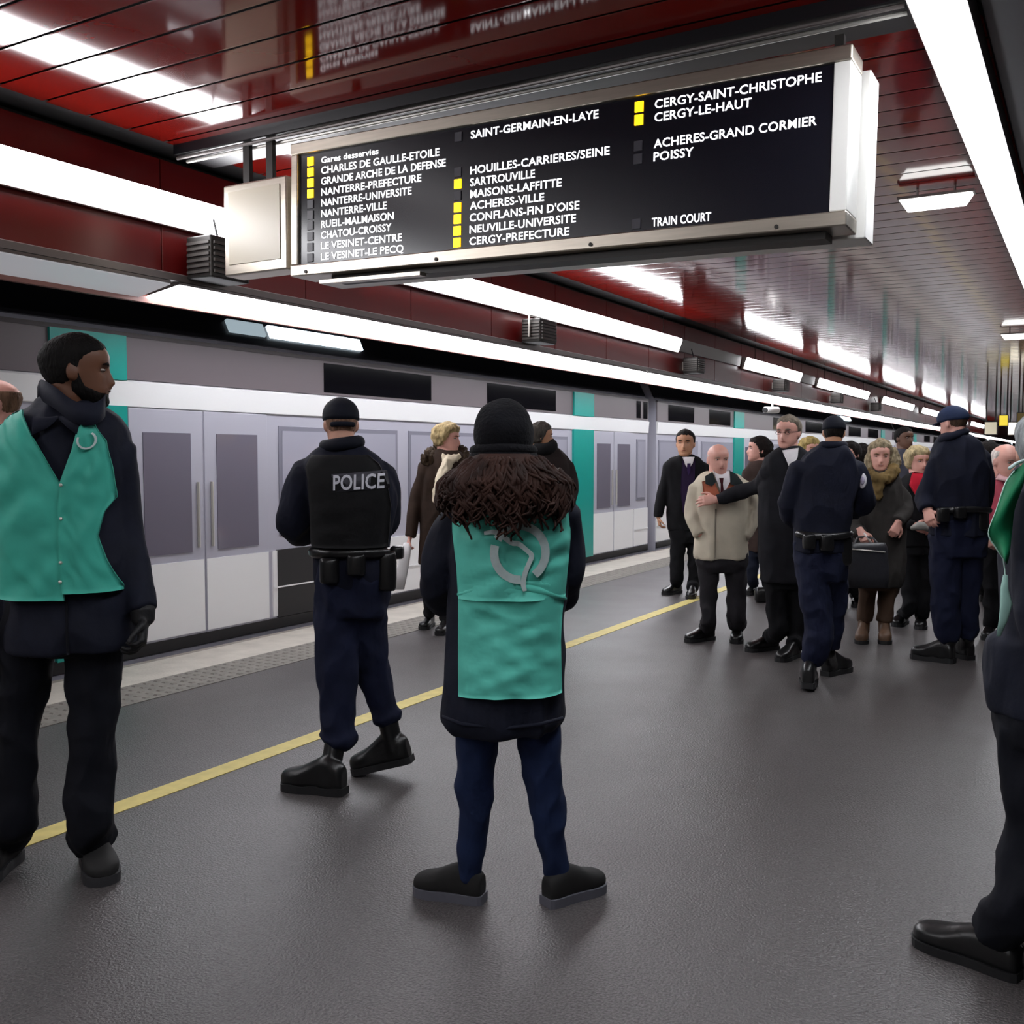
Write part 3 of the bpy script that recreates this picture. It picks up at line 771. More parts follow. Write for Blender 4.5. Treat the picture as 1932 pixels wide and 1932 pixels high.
class Person:
    def __init__(s, label, base_px, D=None, group=None, voxel=.0065):
        g = ground(*base_px) if D is None else None
        s.D = float((g - CAM).dot(FH)) if D is None else D
        b = at(base_px[0], base_px[1], s.D); b[2] = 0
        s.root = empty('person', b, label, 'person', group)
        s.mpp = s.D / F_PX; s.body = []; s.vox = voxel
        s.seed = random.random() * 50
    def P(s, px, py, dw=0.0): return at(px, py, s.D + dw)
    def obj(s, name, vf, m, smooth=True, label=None):
        o = mesh_ob(name, vf[0], vf[1], m, s.root, smooth)
        if label: o['label'] = label
        return o
    def pts(s, L_): return [(s.P(a, b, c), r) for a, b, c, r in L_]
    def trunk(s, rows, p=2.3):
        s.T = Torso(s.D, rows, p); return s.T
    def jacket(s, m, sleeves=(), extra=(), name='jacket', vox=None, wrinkle=.010, label=None, smooth=4):
        parts = [s.T.mesh()]
        s.body.append(s.T.mesh(.8))
        for sl in sleeves:
            P = s.pts(sl)
            parts.append(limb(P, 5, 16, True)); s.body.append(limb([(p, r * .68) for p, r in P], 4, 12))
        parts += list(extra)
        co, f = remesh(parts, vox or max(.008, s.mpp * 2.2), smooth, wrinkle, 8.0, s.seed)
        return s.obj(name, (co, f), m, label=label)
    def trousers(s, m, pelvis, legs, ankles, wrinkle=.010, vox=None, name='trousers', bloused=False):
        parts = []
        if pelvis:
            T = Torso(s.D, pelvis, 2.3); parts.append(T.mesh()); s.body.append(T.mesh(.8))
        for lg, an in zip(legs, ankles):
            P = s.pts(lg)
            if an is not None:
                e, r = an
                P = P + [(e, r)]
            parts.append(limb(P, 6, 18, True)); s.body.append(limb([(p, r * .65) for p, r in P[:-1]] + [(P[-1][0] * .7 + P[-2][0] * .3, .022)], 4, 12))
        co, f = remesh(parts, vox or max(.008, s.mpp * 2.2), 4, wrinkle, 9.0, s.seed + 9, .7)
        return s.obj(name, (co, f), m)
    def head(s, cx, top, chin, dw=0, yaw=0, pitch=0, roll=0, wide=1.0, skin='light', neck=None, eyes=True, brow='2a1d16', ears=True, smile=0.0):
        D = s.D + dw
        a, b = at(cx, top, D), at(cx, chin, D)
        h = np.linalg.norm(a - b)
        H = Head((a + b) / 2, h, yaw, pitch, roll, wide); s.H = H; s.skin = skin
        s.body.append(H.grid(n=64, m=56))
        if ears: s.body.append(H.ears())
        nb = s.P(*neck) if neck else at(cx, chin, D) - ZV * .09
        s.body.append(limb([(H.P(0, -.12, .32), h * .25), (H.P(0, -.1, .1), h * .245), (nb, h * .27), (nb - ZV * .08, h * .3)], 4, 18))
        if eyes:
            for sg in (-1, 1):
                mb = MB(); R = np.stack([H.s, H.f, H.u], 1) * h
                mb.ellipsoid(H.P(sg * .148, .318, .515), .05, .04, .021, 12, 8, R)
                e = s.obj('eye', (mb.v, mb.f), M_eye)
                mb = MB(); mb.ellipsoid(H.P(sg * .148, .344, .516), .023, .018, .021, 10, 6, R)
                mesh_ob('iris', mb.v, mb.f, M_iris, e)
                mb = MB(); mb.tube([H.P(sg * .07, .392, .585), H.P(sg * .15, .383, .606), H.P(sg * .225, .33, .588)], [.014 * h, .018 * h, .009 * h], 8)
                s.obj('eyebrow', (mb.v, mb.f), HM('brow_' + brow, brow))
            mb = MB(); sm = smile * .03; k_ = 1 + .25 * smile
            mb.tube([H.P(-.105 * k_, .352 - .02 * smile, .236 + sm), H.P(-.05, .396, .243 - sm * .3), H.P(0, .405, .24 - sm * .6), H.P(.05, .396, .243 - sm * .3), H.P(.105 * k_, .352 - .02 * smile, .236 + sm)], [.006 * h, .018 * h, .021 * h, .018 * h, .006 * h], 8)
            s.obj('lips', (mb.v, mb.f), M_lip[skin])
            if smile:
                mb = MB(); mb.tube([H.P(-.08, .378, .256), H.P(0, .412, .248), H.P(.08, .378, .256)], .013 * h, 8); s.obj('teeth', (mb.v, mb.f), M_eye)
        return H
    def hair(s, m, mask, off=.03, lump=.015, lscale=9, name='hair', n=64, mm=52):
        return s.obj(name, s.H.grid(off, n, mm, mask, -.035, lump, s.seed, lscale), m)
    def cap(s, m, lo=.6, off=.045, visor=True, name='cap'):
        H = s.H
        o = s.obj(name, H.grid(off, 48, 44, cap_mask(lo), -.035), m)
        if visor:
            V = []; f = []; n = 12
            for k, dz in ((0, 0), (1, -.018)):
                for i in range(n + 1):
                    t = -1 + 2 * i / n
                    V.append(H.P(t * .31, .33 * math.sqrt(max(0, 1 - (t * .85) ** 2)) + .05, lo + .06 + dz))
                    V.append(H.P(t * .27, .45 + .24 * math.sqrt(max(0, 1 - t ** 2)) - .05, lo + .0 + dz))
            N = 2 * (n + 1)
            for i in range(n):
                a = 2 * i; f.append((a, a+1, a+3, a+2)); f.append((N+a, N+a+2, N+a+3, N+a+1)); f.append((a+1, N+a+1, N+a+3, a+3)); f.append((a, a+2, N+a+2, N+a))
            mesh_ob('visor', V, f, m, o, False)
        return o
    def hand(s, px, py, dw, dpx, dpy, ddw, nrm=None, **k):
        w = s.P(px, py, dw); e = s.P(dpx, dpy, ddw)
        s.body += hand(w, e - w, -FH if nrm is None else nrm, **k)
    def shoe(s, heel, toe, m=None, sole=None, **k):
        h = ground(*heel); t = ground(*toe)
        L_ = k.pop('length', None)
        if L_:
            d = (t - h) / np.linalg.norm(t - h); t = h + d * L_
        return shoe(s.root, h, t, m or M_leather, sole or M_sole, **k)
    def finish(s, vox=None):
        co, f = remesh(s.body, vox or s.vox, 2)
        s.obj('body', (co, f), SK[s.skin])
    def strip(s, name, pts, rad, m, n=8):
        mb = MB(); mb.tube([s.P(*p) for p in pts], rad, n); return s.obj(name, (mb.v, mb.f), m)
    def flat(s, name, poly, m, off=.016, thick=.006, T=None, back=False, div=6):
        """patch with pixel outline mapped on the trunk (fan from its middle)"""
        T = T or s.T; c = np.mean(np.array(poly, float), 0); V = []; f = []; n = len(poly)
        R = [k / div for k in range(1, div + 1)]
        for lay in (0, 1):
            V.append(T.surf(c[0], c[1], off + thick * lay, back))
            for r in R:
                for p in poly:
                    q = c + (np.array(p) - c) * r; V.append(T.surf(q[0], q[1], off + thick * lay, back))
        N = 1 + n * div
        for lay in (0, 1):
            b = lay * N
            for j in range(n): f.append((b, b+1+j, b+1+(j+1)%n))
            for k in range(div - 1):
                for j in range(n):
                    f.append((b+1+k*n+j, b+1+(k+1)*n+j, b+1+(k+1)*n+(j+1)%n, b+1+k*n+(j+1)%n))
        e = 1 + (div - 1) * n
        for j in range(n): f.append((e+j, N+e+j, N+e+(j+1)%n, e+(j+1)%n))
        return s.obj(name, (V, f), m)
# ------------------------------------------------------------------ the people on the platform
C_vest = cloth('vest_teal', '5cc3b1', .1, .6, .2, 16)
C_vestf = cloth('vest_teal_front', '43b09c', .1, .6, .2, 16)
C_navy = cloth('navy_parka', '171a28', .2, .8)
C_navyd = cloth('navy_trousers', '0e1019', .2, .85)
C_jean = cloth('dark_blue_denim', '182545', .2, .85)
C_police = cloth('police_navy', '131626', .2, .85)
C_policet = cloth('police_trousers', '151a31', .2, .85)
C_blk = cloth('black_wool', '131316', .25, .9)
C_char = cloth('charcoal_wool', '2b292d', .2, .9)
C_coat = cloth('black_coat', '1b1b20', .25, .9)
C_white = cloth('white_shirt', 'e4dfe2', .05, .8)
C_piping = mat('pale_trim', 'b9d8cf', .6)
M_refl = mat('silver_print', 'b9c9c8', .4, var=.1, vscale=30)

# ---- woman in the beanie, centre
w = Person('person in black beanie with long curly brown hair over a teal vest, standing legs apart', (955, 1700), voxel=.006)
T = w.trunk([(912, 912, 998, .075), (930, 885, 1030, .095), (945, 862, 1064, .11), (1000, 851, 1076, .135), (1100, 850, 1068, .135), (1180, 846, 1062, .14), (1250, 839, 1064, .15), (1345, 830, 1067, .155), (1372, 846, 1056, .14)])
w.head(950, 765, 900, dw=.03, yaw=180, skin='tan', neck=(955, 925, .02), eyes=False)
w.jacket(C_navy, [[(872, 965, .0, .062), (842, 1010, .03, .06), (830, 1085, .05, .057), (832, 1128, .16, .055), (880, 1120, .3, .047), (925, 1105, .33, .042)],
                  [(1058, 965, 0, .064), (1068, 1010, .03, .062), (1066, 1085, .05, .06), (1052, 1125, .16, .055), (1010, 1120, .28, .047), (985, 1100, .32, .042)]], wrinkle=.011, vox=.008)
w.hand(925, 1105, .33, 975, 1090, .35, nrm=FH, curl=.3, size=.17); w.hand(985, 1100, .32, 935, 1110, .34, nrm=FH, curl=.3, size=.17)
aL = w.shoe((912, 1703), (800, 1684), m=mat('black_suede', '161515', .8, var=.2), sole=mat('grey_rubber', '5d5d66', .6), length=.245, w=.098, chunky=.030)
aR = w.shoe((1030, 1710), (1112, 1682), m=mat('black_suede', '161515'), sole=mat('grey_rubber', '5d5d66'), length=.24, w=.098, chunky=.030)
w.trousers(C_jean, [(1250, 870, 1045, .12), (1320, 858, 1050, .13), (1375, 868, 1045, .10)],
           [[(908, 1320, 0, .074), (900, 1390, 0, .070), (896, 1450, .0, .060), (894, 1510, .0, .057), (892, 1570, .0, .047)],
            [(1008, 1320, 0, .074), (1016, 1390, 0, .068), (1024, 1450, 0, .060), (1033, 1510, 0, .055), (1040, 1580, 0, .046)]],
           [(aL - ZV * .015, .037), (aR - ZV * .015, .037)], wrinkle=.011, vox=.007)
w.strip('jacket_hem', [(834, 1352, -.13), (870, 1366, -.15), (955, 1374, -.155), (1020, 1366, -.15), (1062, 1355, -.12)], .006, C_navy)
vL = [(853, 940), (856, 1000), (864, 1060), (868, 1120), (868, 1200), (869, 1296)]; vR = [(1062, 935), (1080, 965), (1085, 1010), (1082, 1060), (1072, 1112), (1060, 1140), (1056, 1200), (1058, 1287)]
v1 = panel(T, [(853, 930)] + vL[:4] + [(868, 1140)], [(1050, 925)] + vR[:5] + [(1066, 1125)], 925, 1120, .020, .008, 26, 24, fold=.013, seed=3)
v2 = panel(T, [(868, 1085)] + vL[4:], [(1072, 1085)] + vR[5:], 1085, 1294, .016, .007, 26, 26, fold=.013, seed=8)
vest = w.obj('vest', v1, C_vest, label='teal vest with round silver emblem, upper back')
w.obj('vest_skirt', v2, C_vest)
# gather across the back where the vest folds over itself
fp = []
for i in range(26):
    q = i / 25; x = 868 + 200 * q; y = 1128 - 34 * math.sin(math.pi * min(1, q * .78 + .12)) ** 1.2 + 10 * (q - .5)
    fp.append(T.surf(x, y, .022))
mb = MB(); mb.tube(fp, [.006 + .011 * math.sin(math.pi * i / 25) for i in range(26)], 8); w.obj('vest_fold', (mb.v, mb.f), C_vest)
def ribbon(T, pts, wid, off, thick=.003, sub=6):
    """flat band mapped on trunk T along pixel points; wid in pixels"""
    Q = catmull([np.array(p, float) for p in pts], sub); V = []; f = []
    if np.isscalar(wid): wid = [wid] * len(Q)
    else: wid = np.interp(np.linspace(0, 1, len(Q)), np.linspace(0, 1, len(wid)), wid)
    for i, p in enumerate(Q):
        d = Q[min(i+1, len(Q)-1)] - Q[max(i-1, 0)]; d = d / (np.linalg.norm(d) + 1e-9); nn = np.array([-d[1], d[0]])
        for s_, o in ((-.5, off), (.5, off), (.5, off + thick), (-.5, off + thick)):
            a = p + nn * s_ * wid[i]; V.append(T.surf(a[0], a[1], o))
    for i in range(len(Q) - 1):
        for j in range(4): f.append((i*4+j, i*4+(j+1)%4, (i+1)*4+(j+1)%4, (i+1)*4+j))
    f += [(0, 1, 2, 3), tuple((len(Q)-1)*4 + j for j in (3, 2, 1, 0))]
    return V, f
def arc(cx, cy, rx, ry, a0, a1, n=16):
    return [(cx + rx * math.cos(math.radians(a0 + (a1 - a0) * i / n)), cy + ry * math.sin(math.radians(a0 + (a1 - a0) * i / n))) for i in range(n + 1)]
ecx, ecy, er = 980, 1033, 46
for a0, a1 in ((55, -150), (196, 88)):
    V, f = ribbon(T, arc(ecx, ecy, er, er + 2, a0, a1, 22), 15, .0425); mesh_ob('emblem_ring', V, f, M_refl, vest, False)
V, f = ribbon(T, [(916, 998), (935, 996), (950, 1004), (966, 1015), (978, 1017), (992, 1028), (1001, 1038), (996, 1052), (989, 1070), (986, 1088), (989, 1101)], [6, 9, 9, 9, 9, 8, 9, 8, 9, 9, 7], .045); mesh_ob('emblem_line', V, f, M_refl, vest, False)
# beanie
C_bean = cloth('black_knit', '0d0d12', .2, .95, .5, 90)
H = w.H
bean = w.obj('beanie', H.grid(.10, 56, 48, lambda x, y, z: sstep(-.02, .02, z - .34 - .02 * np.sin(y * 4)), -.02, .02, 4, 5), C_bean)
ring = [H.P(.41 * math.cos(t), -.03 + .51 * math.sin(t), .28 - .02 * math.sin(t)) for t in np.linspace(0, 2 * math.pi, 40)]
mb = MB(); mb.tube(ring, .017, 10)
ring = [H.P(.405 * math.cos(t), -.03 + .505 * math.sin(t), .37 - .02 * math.sin(t)) for t in np.linspace(0, 2 * math.pi, 40)]
mb.tube(ring, .017, 10); mesh_ob('cuff', mb.v, mb.f, C_bean, bean)
# curly hair: one mass and many curls
M_curl = mat('hair_curly_brown', '2e1b15', .7, spec=.2, var=.55, vscale=14)
TH = Torso(w.D - .03, [(856, 902, 1000, .11), (868, 880, 1028, .135), (888, 856, 1056, .155), (915, 850, 1070, .17), (945, 858, 1068, .165), (968, 890, 1046, .15), (984, 925, 1020, .12)], 2.1)
vh, fh = TH.mesh(1.0, 40)
parts = MB(); parts.add(vh, fh)
rs = random.Random(11)
for i in range(430):
    big = i % 3 == 0
    a = rs.uniform(-1.2, 1.2) if i % 4 else rs.choice([-1, 1]) * rs.uniform(1.0, 1.9)
    ps = rs.uniform(0, 6.28); ln = rs.uniform(.35, 1.0) if not big else rs.uniform(.8, 1.08)
    py0 = rs.uniform(862, 890) if i % 2 else rs.uniform(885, 930)
    bot = 1000 - 34 * abs(math.sin(a)) ** 2 + 14 * math.sin(a * 7 + 1) + rs.uniform(-18, 14)
    py1 = py0 + (bot - py0) * ln
    pts = []; nn = 26; turns = rs.uniform(8, 14) * (py1 - py0) / 130
    sgn = rs.choice([-1, 1]); r0 = rs.uniform(.011, .021)
    for k in range(nn):
        t = k / (nn - 1); py = py0 + (py1 - py0) * t
        g = min(1, max(0, (py - 852) / 58))
        sp = math.sin(a) * (50 + 72 * g ** .8 - 14 * max(0, (py - 950) / 60))
        dep = -.045 - (.115 + .07 * g) * math.cos(a) if abs(a) < 1.6 else -.02
        r = r0 * (.35 + .75 * t); ang = ps + sgn * t * turns
        p = at(953 + sp, py, w.D + dep - .015) + RH * r * math.cos(ang) + FH * r * math.sin(ang) + ZV * r * .5 * math.sin(ang * 1.3)
        pts.append(p)
    rr = .0085 if big else .006
    parts.tube(pts, [rr * (1 - .7 * (k / nn) ** 2) for k in range(nn)], 5)
w.obj('hair', (parts.v, parts.f), M_curl)
w.finish()

# ---- tall man in the teal vest, left
p = Person('tall person with short black hair and beard, teal vest over navy parka, facing us', (120, 1648), voxel=.006)
T = p.trunk([(752, 82, 172, .075), (770, 62, 200, .10), (790, 30, 224, .12), (830, 6, 240, .15), (900, 2, 240, .165), (960, 4, 238, .165), (1040, 12, 244, .165), (1110, 14, 252, .17), (1180, 14, 257, .175), (1220, 16, 256, .17)])
p.head(147, 630, 768, dw=-.02, yaw=110, pitch=2, skin='dark', neck=(126, 775, .0), wide=.98, brow='0d0908')
p.hair(HM('black_short', '0e0b0a'), hair_short(.80, .42, .20, .62), .026, .012, 45)
p.hair(HM('black_short', '0e0b0a'), beard_mask, .022, .008, 20, name='beard')
p.jacket(C_navy, [[(16, 835, .0, .085), (-10, 910, .04, .082), (-16, 1020, .06, .074), (-16, 1110, -.02, .066), (-26, 1200, -.06, .056)],
                  [(212, 850, 0, .074), (226, 915, .02, .062), (236, 1010, .03, .060), (250, 1090, -.01, .058), (268, 1150, -.05, .050)]], wrinkle=.011, vox=.008)
glove = p.obj('glove', remesh(hand(p.P(270, 1160, -.05), p.P(268, 1222, -.09) - p.P(270, 1160, -.05), RH * .9 + FH * .35, size=.2, curl=.75, thumb=-1) + [limb([(p.P(269, 1148, -.05), .042), (p.P(270, 1172, -.055), .038)], 3, 14)], .0055, 2), mat('black_glove', '101014', .6, bump=.2))
p.hand(-34, 1190, -.06, -36, 1250, -.06, nrm=-RH, size=.19)
# collar
mb = MB()
cpts = [(70, 752, .02), (78, 738, -.06), (104, 752, -.125), (140, 778, -.16), (176, 782, -.145), (196, 770, -.09), (200, 756, .02)]
Q = catmull([np.array(c, float) for c in cpts], 6); V = []; f = []
for i, q in enumerate(Q):
    t = i / (len(Q) - 1)
    lo = p.P(q[0], q[1] + 20, q[2] - .012); hi = p.P(q[0], q[1] - 22, q[2] + .012); hi2 = p.P(q[0], q[1] - 22, q[2] + .03); lo2 = p.P(q[0], q[1] + 20, q[2] + .02)
    V += [lo, hi, hi2, lo2]
for i in range(len(Q) - 1):
    for j in range(4): f.append((i*4+j, i*4+(j+1)%4, (i+1)*4+(j+1)%4, (i+1)*4+j))
f += [(0, 1, 2, 3), tuple((len(Q)-1)*4 + j for j in (3, 2, 1, 0))]
p.obj('collar', (V, f), C_navy)
for sx in (-1, 1):
    V, f = ribbon(T, [(150, 790), (152 + sx * 22, 800), (152 + sx * 46, 806 + (0 if sx < 0 else 4))], [4, 22, 34], .03, .012); p.obj('lapel', (V, f), C_navy)
va = panel(T, [(-3, 778), (10, 800), (22, 850), (30, 900), (36, 1000), (40, 1118)], [(66, 770), (100, 815), (130, 860), (160, 910), (156, 960), (158, 1040), (163, 1090), (169, 1116)], 776, 1118, .022, .008, 16, 36, fold=.011, seed=2)
vb = panel(T, [(186, 800), (178, 850), (160, 910), (156, 960), (158, 1040), (163, 1090), (169, 1116)], [(205, 800), (226, 832), (234, 880), (237, 935), (224, 962), (217, 1005), (230, 1050), (250, 1100), (251, 1106)], 798, 1106, .026, .008, 16, 36, fold=.011, seed=5)
ve = p.obj('vest', va, C_vestf); p.obj('vest_flap', vb, C_vestf)
for y in (912, 972, 1050, 1084):
    mb = MB(); mb.ellipsoid(T.surf(164, y, .04), .006, .006, .006, 10, 6); mesh_ob('button', mb.v, mb.f, M_steelb, ve)
V, f = ribbon(T, arc(203, 832, 13, 15, -60, 200, 16), 3, .05); mesh_ob('emblem', V, f, M_refl, ve, False)
V, f = ribbon(T, [(170, 1122), (171, 1180), (172, 1216)], 4, .012); p.obj('placket', (V, f), C_navyd)
aL = p.shoe((30, 1618), (-30, 1664), m=mat('black_nubuck', '1b1a1a', .75, var=.2), sole=mat('dark_rubber', '303033', .6), length=.29, w=.11, chunky=.034)
aR = p.shoe((172, 1618), (200, 1676), m=mat('black_nubuck', '1b1a1a'), sole=mat('dark_rubber', '303033'), length=.285, w=.115, chunky=.036)
p.trousers(C_navyd, [(1120, 20, 245, .15), (1190, 14, 236, .15), (1228, 30, 222, .12)],
           [[(56, 1190, 0, .10), (44, 1280, 0, .086), (35, 1370, 0, .074), (28, 1470, 0, .069), (26, 1550, .0, .070)],
            [(176, 1190, 0, .10), (176, 1280, 0, .086), (177, 1370, 0, .078), (170, 1470, 0, .078), (166, 1550, -.02, .078)]],
           [(aL + ZV * .0, .068), (aR + ZV * .0, .074)], wrinkle=.011, vox=.008)
mb = MB()
for k in range(4):
    a = p.P(172, 1630 + k * 9, -.16 - k * .03); 
    mb.tube([p.P(166 + k, 1628 + k * 9, -.20 - k * .015), p.P(178 + k * 2, 1632 + k * 9, -.22 - k * .015), p.P(192 + k * 2, 1627 + k * 9, -.19 - k * .015)], .004, 6)
p.finish()

# ---- policeman walking
p = Person('person in police uniform walking with POLICE on the black vest, cap, back turned', (650, 1478), voxel=.0065)
T = p.trunk([(838, 618, 676, .07), (852, 596, 698, .09), (868, 578, 718, .12), (900, 575, 744, .145), (950, 584, 748, .15), (1010, 590, 738, .145), (1040, 594, 736, .14), (1085, 596, 738, .14), (1112, 602, 730, .12)])
p.head(643, 754, 846, dw=.02, yaw=-165, pitch=6, skin='light', neck=(640, 850, .02), eyes=False)
p.hair(HM('shaved_brown', '8a6a58'), hair_short(.78, .5, .25), .008, .003)
C_cap = cloth('cap_navy', '10131f', .15, .8)
p.cap(C_cap, .56, .055)
mb = MB(); H = p.H; mb.tube([H.P(.22 * math.sin(t), -.46 + .12 * (1 - math.cos(t)), .44) for t in np.linspace(-1.3, 1.3, 14)], .012, 8); p.obj('cap_strap', (mb.v, mb.f), C_cap)
mb = MB(); cr = [p.P(645 + 31 * math.cos(t), 838 - 4 * math.cos(t), .0 + .085 * math.sin(t)) for t in np.linspace(0, 2 * math.pi, 30)]; mb.tube(cr, .03, 10); p.obj('collar', (mb.v, mb.f), C_cap)
p.jacket(C_police, [[(592, 892, .0, .088), (568, 940, .02, .085), (553, 985, .05, .078), (580, 1000, .16, .066), (630, 985, .27, .055)],
                    [(716, 895, 0, .08), (727, 940, .04, .07), (722, 985, .1, .066), (690, 985, .25, .055), (660, 980, .29, .05)]], wrinkle=.011)
p.hand(630, 985, .27, 662, 975, .29, nrm=FH, curl=.6); p.hand(660, 980, .29, 636, 975, .30, nrm=FH, curl=.6)
C_bpv = cloth('body_armour_black', '101012', .2, .8, .3)
vp = panel(T, [(596, 858), (586, 880), (592, 905), (594, 950), (594, 1028)], [(700, 858), (722, 876), (737, 910), (743, 950), (736, 1028)], 858, 1028, .018, .02, 20, 22, fold=.004)
bp = p.obj('body_armour', vp, C_bpv)
V2, F2 = text_mesh('POLICE', .75, 1.0, .02)
V2[:, 1] /= V2[:, 1].max()
W = []
for x, y, _ in V2:
    W.append(T.surf(643 + x * 90, 920 - y * 27 - x * 4 + 2, .045))
band = ribbon(T, [(641, 910), (690, 906), (741, 902)], 33, .0405, .003); mesh_ob('back_patch', band[0], band[1], mat('patch_grey', '3a3a42', .6), bp)
mesh_ob('lettering', W, F2, mat('patch_print', 'c9c9d2', .5), bp, False)
mb = MB(); T2 = T
mb.tube([T2.surf(594 + 142 * i / 24, 1040 - 3 * math.sin(i / 24 * 3.14), .012) for i in range(25)], .024, 8); p.obj('belt', (mb.v, mb.f), M_leather)
def pouch(name, x0, x1, y0, y1, dw, dep=.05, m=None, obj=None):
    q = obj or p; T0 = Torso(q.D + dw, [(y0, x0 + 2, x1 - 2, dep * .7), (y0 + (y1 - y0) * .15, x0, x1, dep), (y1 - (y1 - y0) * .15, x0, x1, dep), (y1, x0 + 3, x1 - 3, dep * .7)], 3.2)
    v, f = T0.mesh(1, 20); return q.obj(name, (v, f), m or M_leather)
pouch('holster', 714, 748, 1040, 1114, -.08, .035)
pouch('radio_pouch', 738, 762, 1030, 1054, -.02, .04)
pouch('pouch', 604, 640, 1052, 1100, -.14, .04); pouch('pouch', 655, 690, 1045, 1085, -.155, .035)
aL = p.shoe((650, 1500), (552, 1488), style='boot', length=.30, w=.112, chunky=.034, shaft=.2, ank=p.P(637, 1372, -.06))
aR = p.shoe((778, 1468), (690, 1462), style='boot', length=.28, w=.11, chunky=.03, heel_up=.075, shaft=.2, ank=p.P(727, 1336, .1))
p.trousers(C_policet, [(1060, 600, 738, .13), (1110, 598, 736, .14), (1160, 608, 726, .12)],
           [[(638, 1110, 0, .098), (636, 1190, -.02, .097), (638, 1265, -.04, .09), (638, 1330, -.05, .078), (636, 1372, -.06, .072), (637, 1392, -.06, .086), (634, 1406, -.06, .06)],
            [(688, 1110, 0, .098), (692, 1180, .03, .085), (700, 1250, .08, .078), (716, 1305, .1, .066), (728, 1340, .1, .058), (733, 1352, .1, .068), (738, 1364, .1, .05)]],
           [None, None], wrinkle=.011)
p.finish()

# ---- blonde woman in the brown coat
p = Person('person with short blonde hair, brown fur-collared coat and cream scarf, looking sideways', (805, 1188))
T = p.trunk([(848, 826, 862, .07), (862, 806, 880, .1), (890, 796, 890, .12), (950, 794, 890, .13), (1010, 792, 890, .14), (1062, 790, 888, .14)])
p.head(844, 800, 855, yaw=75, pitch=2, skin='pink', neck=(840, 862, 0), brow='6a5238')
p.hair(HM('blonde', 'a8936a'), hair_short(.72, .3, .12, .45), .10, .05, 8)
C_br = cloth('brown_coat', '33261f', .25, .9)
p.jacket(C_br, [[(803, 880, -.02, .06), (788, 930, -.02, .055), (779, 975, -.05, .05), (774, 1012, -.08, .045)], [(882, 880, .02, .06), (890, 940, .04, .055), (885, 1010, .02, .05)]], name='coat', wrinkle=.011)
p.hand(774, 1012, -.08, 768, 1036, -.1, nrm=-RH, curl=.9, size=.17)
fur = remesh([limb([(p.P(805, 868, -.06), .05), (p.P(822, 855, .04), .055), (p.P(850, 848, .08), .055), (p.P(872, 858, .04), .05), (p.P(880, 880, -.08), .045)], 6, 12)], .012, 1, .03, 40, 3)
p.obj('fur_collar', fur, HM('fur_brown', '3d3024'))
p.obj('scarf', remesh([limb([(p.P(836, 862, -.08), .035), (p.P(848, 868, -.1), .04), (p.P(866, 862, -.07), .03)], 4, 12), limb([(p.P(846, 868, -.11), .04), (p.P(836, 900, -.15), .055), (p.P(828, 930, -.15), .05), (p.P(824, 946, -.15), .04)], 5, 14)], .009, 2, .008, 30), cloth('cream_scarf', 'd8cbb2', .08))
aL = p.shoe((815, 1180), (795, 1190), style='pump', length=.25, w=.09); aR = p.shoe((842, 1190), (828, 1200), style='pump', length=.25, w=.09)
p.trousers(C_blk, [(1000, 800, 880, .1), (1060, 796, 882, .12), (1080, 806, 876, .1)], [[(815, 1060, 0, .075), (810, 1110, 0, .06), (810, 1150, 0, .05)], [(855, 1060, 0, .075), (850, 1110, 0, .06), (846, 1160, 0, .05)]], [(aL + ZV * .03, .045), (aR + ZV * .03, .045)])
p.finish()
pw = p.P
V = []
Q = [(770, 1028, -.16), (756, 1075, -.13), (750, 1110, -.12)]
mb = MB(); mb.add(*loft([(pw(769, 1024, -.13), RH * .03, FH * .02, 2.2), (pw(764, 1050, -.13), RH * .045, FH * .022, 2.4), (pw(757, 1085, -.12), RH * .05, FH * .02, 2.4), (pw(752, 1112, -.12), RH * .045, FH * .018, 2.4)], 16))
o = mesh_ob('paper', mb.v, mb.f, mat('white_paper', 'dcdadb', .7)); tag(o, 'rolled white paper held in the hand of person in brown coat', 'paper')

# ---- person behind the beanie woman
p = Person('person with grey hair and black scarf behind the curly-haired person', (1025, 1190), D=7.9)
T = p.trunk([(838, 1008, 1042, .07), (852, 990, 1062, .1), (880, 972, 1078, .13), (930, 972, 1076, .14), (1000, 975, 1068, .14), (1060, 975, 1065, .14)])
p.head(1021, 798, 850, yaw=100, skin='tan', neck=(1020, 850, 0)); p.hair(HM('dark_grey', '4b4641'), hair_short(.78, .3, .1, .5), .07, .04)
p.jacket(cloth('dark_brown_coat', '251d1c', .2), [[(985, 875, 0, .06), (975, 930, -.02, .055), (975, 1000, -.05, .05)], [(1066, 880, 0, .066), (1076, 915, -.02, .062), (1066, 960, -.12, .055), (1040, 975, -.2, .045)]], name='coat')
p.obj('scarf', remesh([limb([(p.P(1008, 846, -.08), .04), (p.P(1028, 848, -.1), .05), (p.P(1042, 842, -.05), .045), (p.P(1038, 834, .06), .04)], 5, 12)], .01, 2), C_blk)
aL = p.shoe((1000, 1195), (1010, 1205)); aR = p.shoe((1040, 1195), (1052, 1200))
p.trousers(C_blk, [(1030, 980, 1062, .12), (1070, 985, 1060, .1)], [[(1003, 1060, 0, .08), (1002, 1130, 0, .06)], [(1040, 1060, 0, .08), (1042, 1130, 0, .06)]], [(aL, .05), (aR, .05)])
p.hand(1040, 975, -.2, 1022, 978, -.22, nrm=-FH, curl=.6)
p.finish()

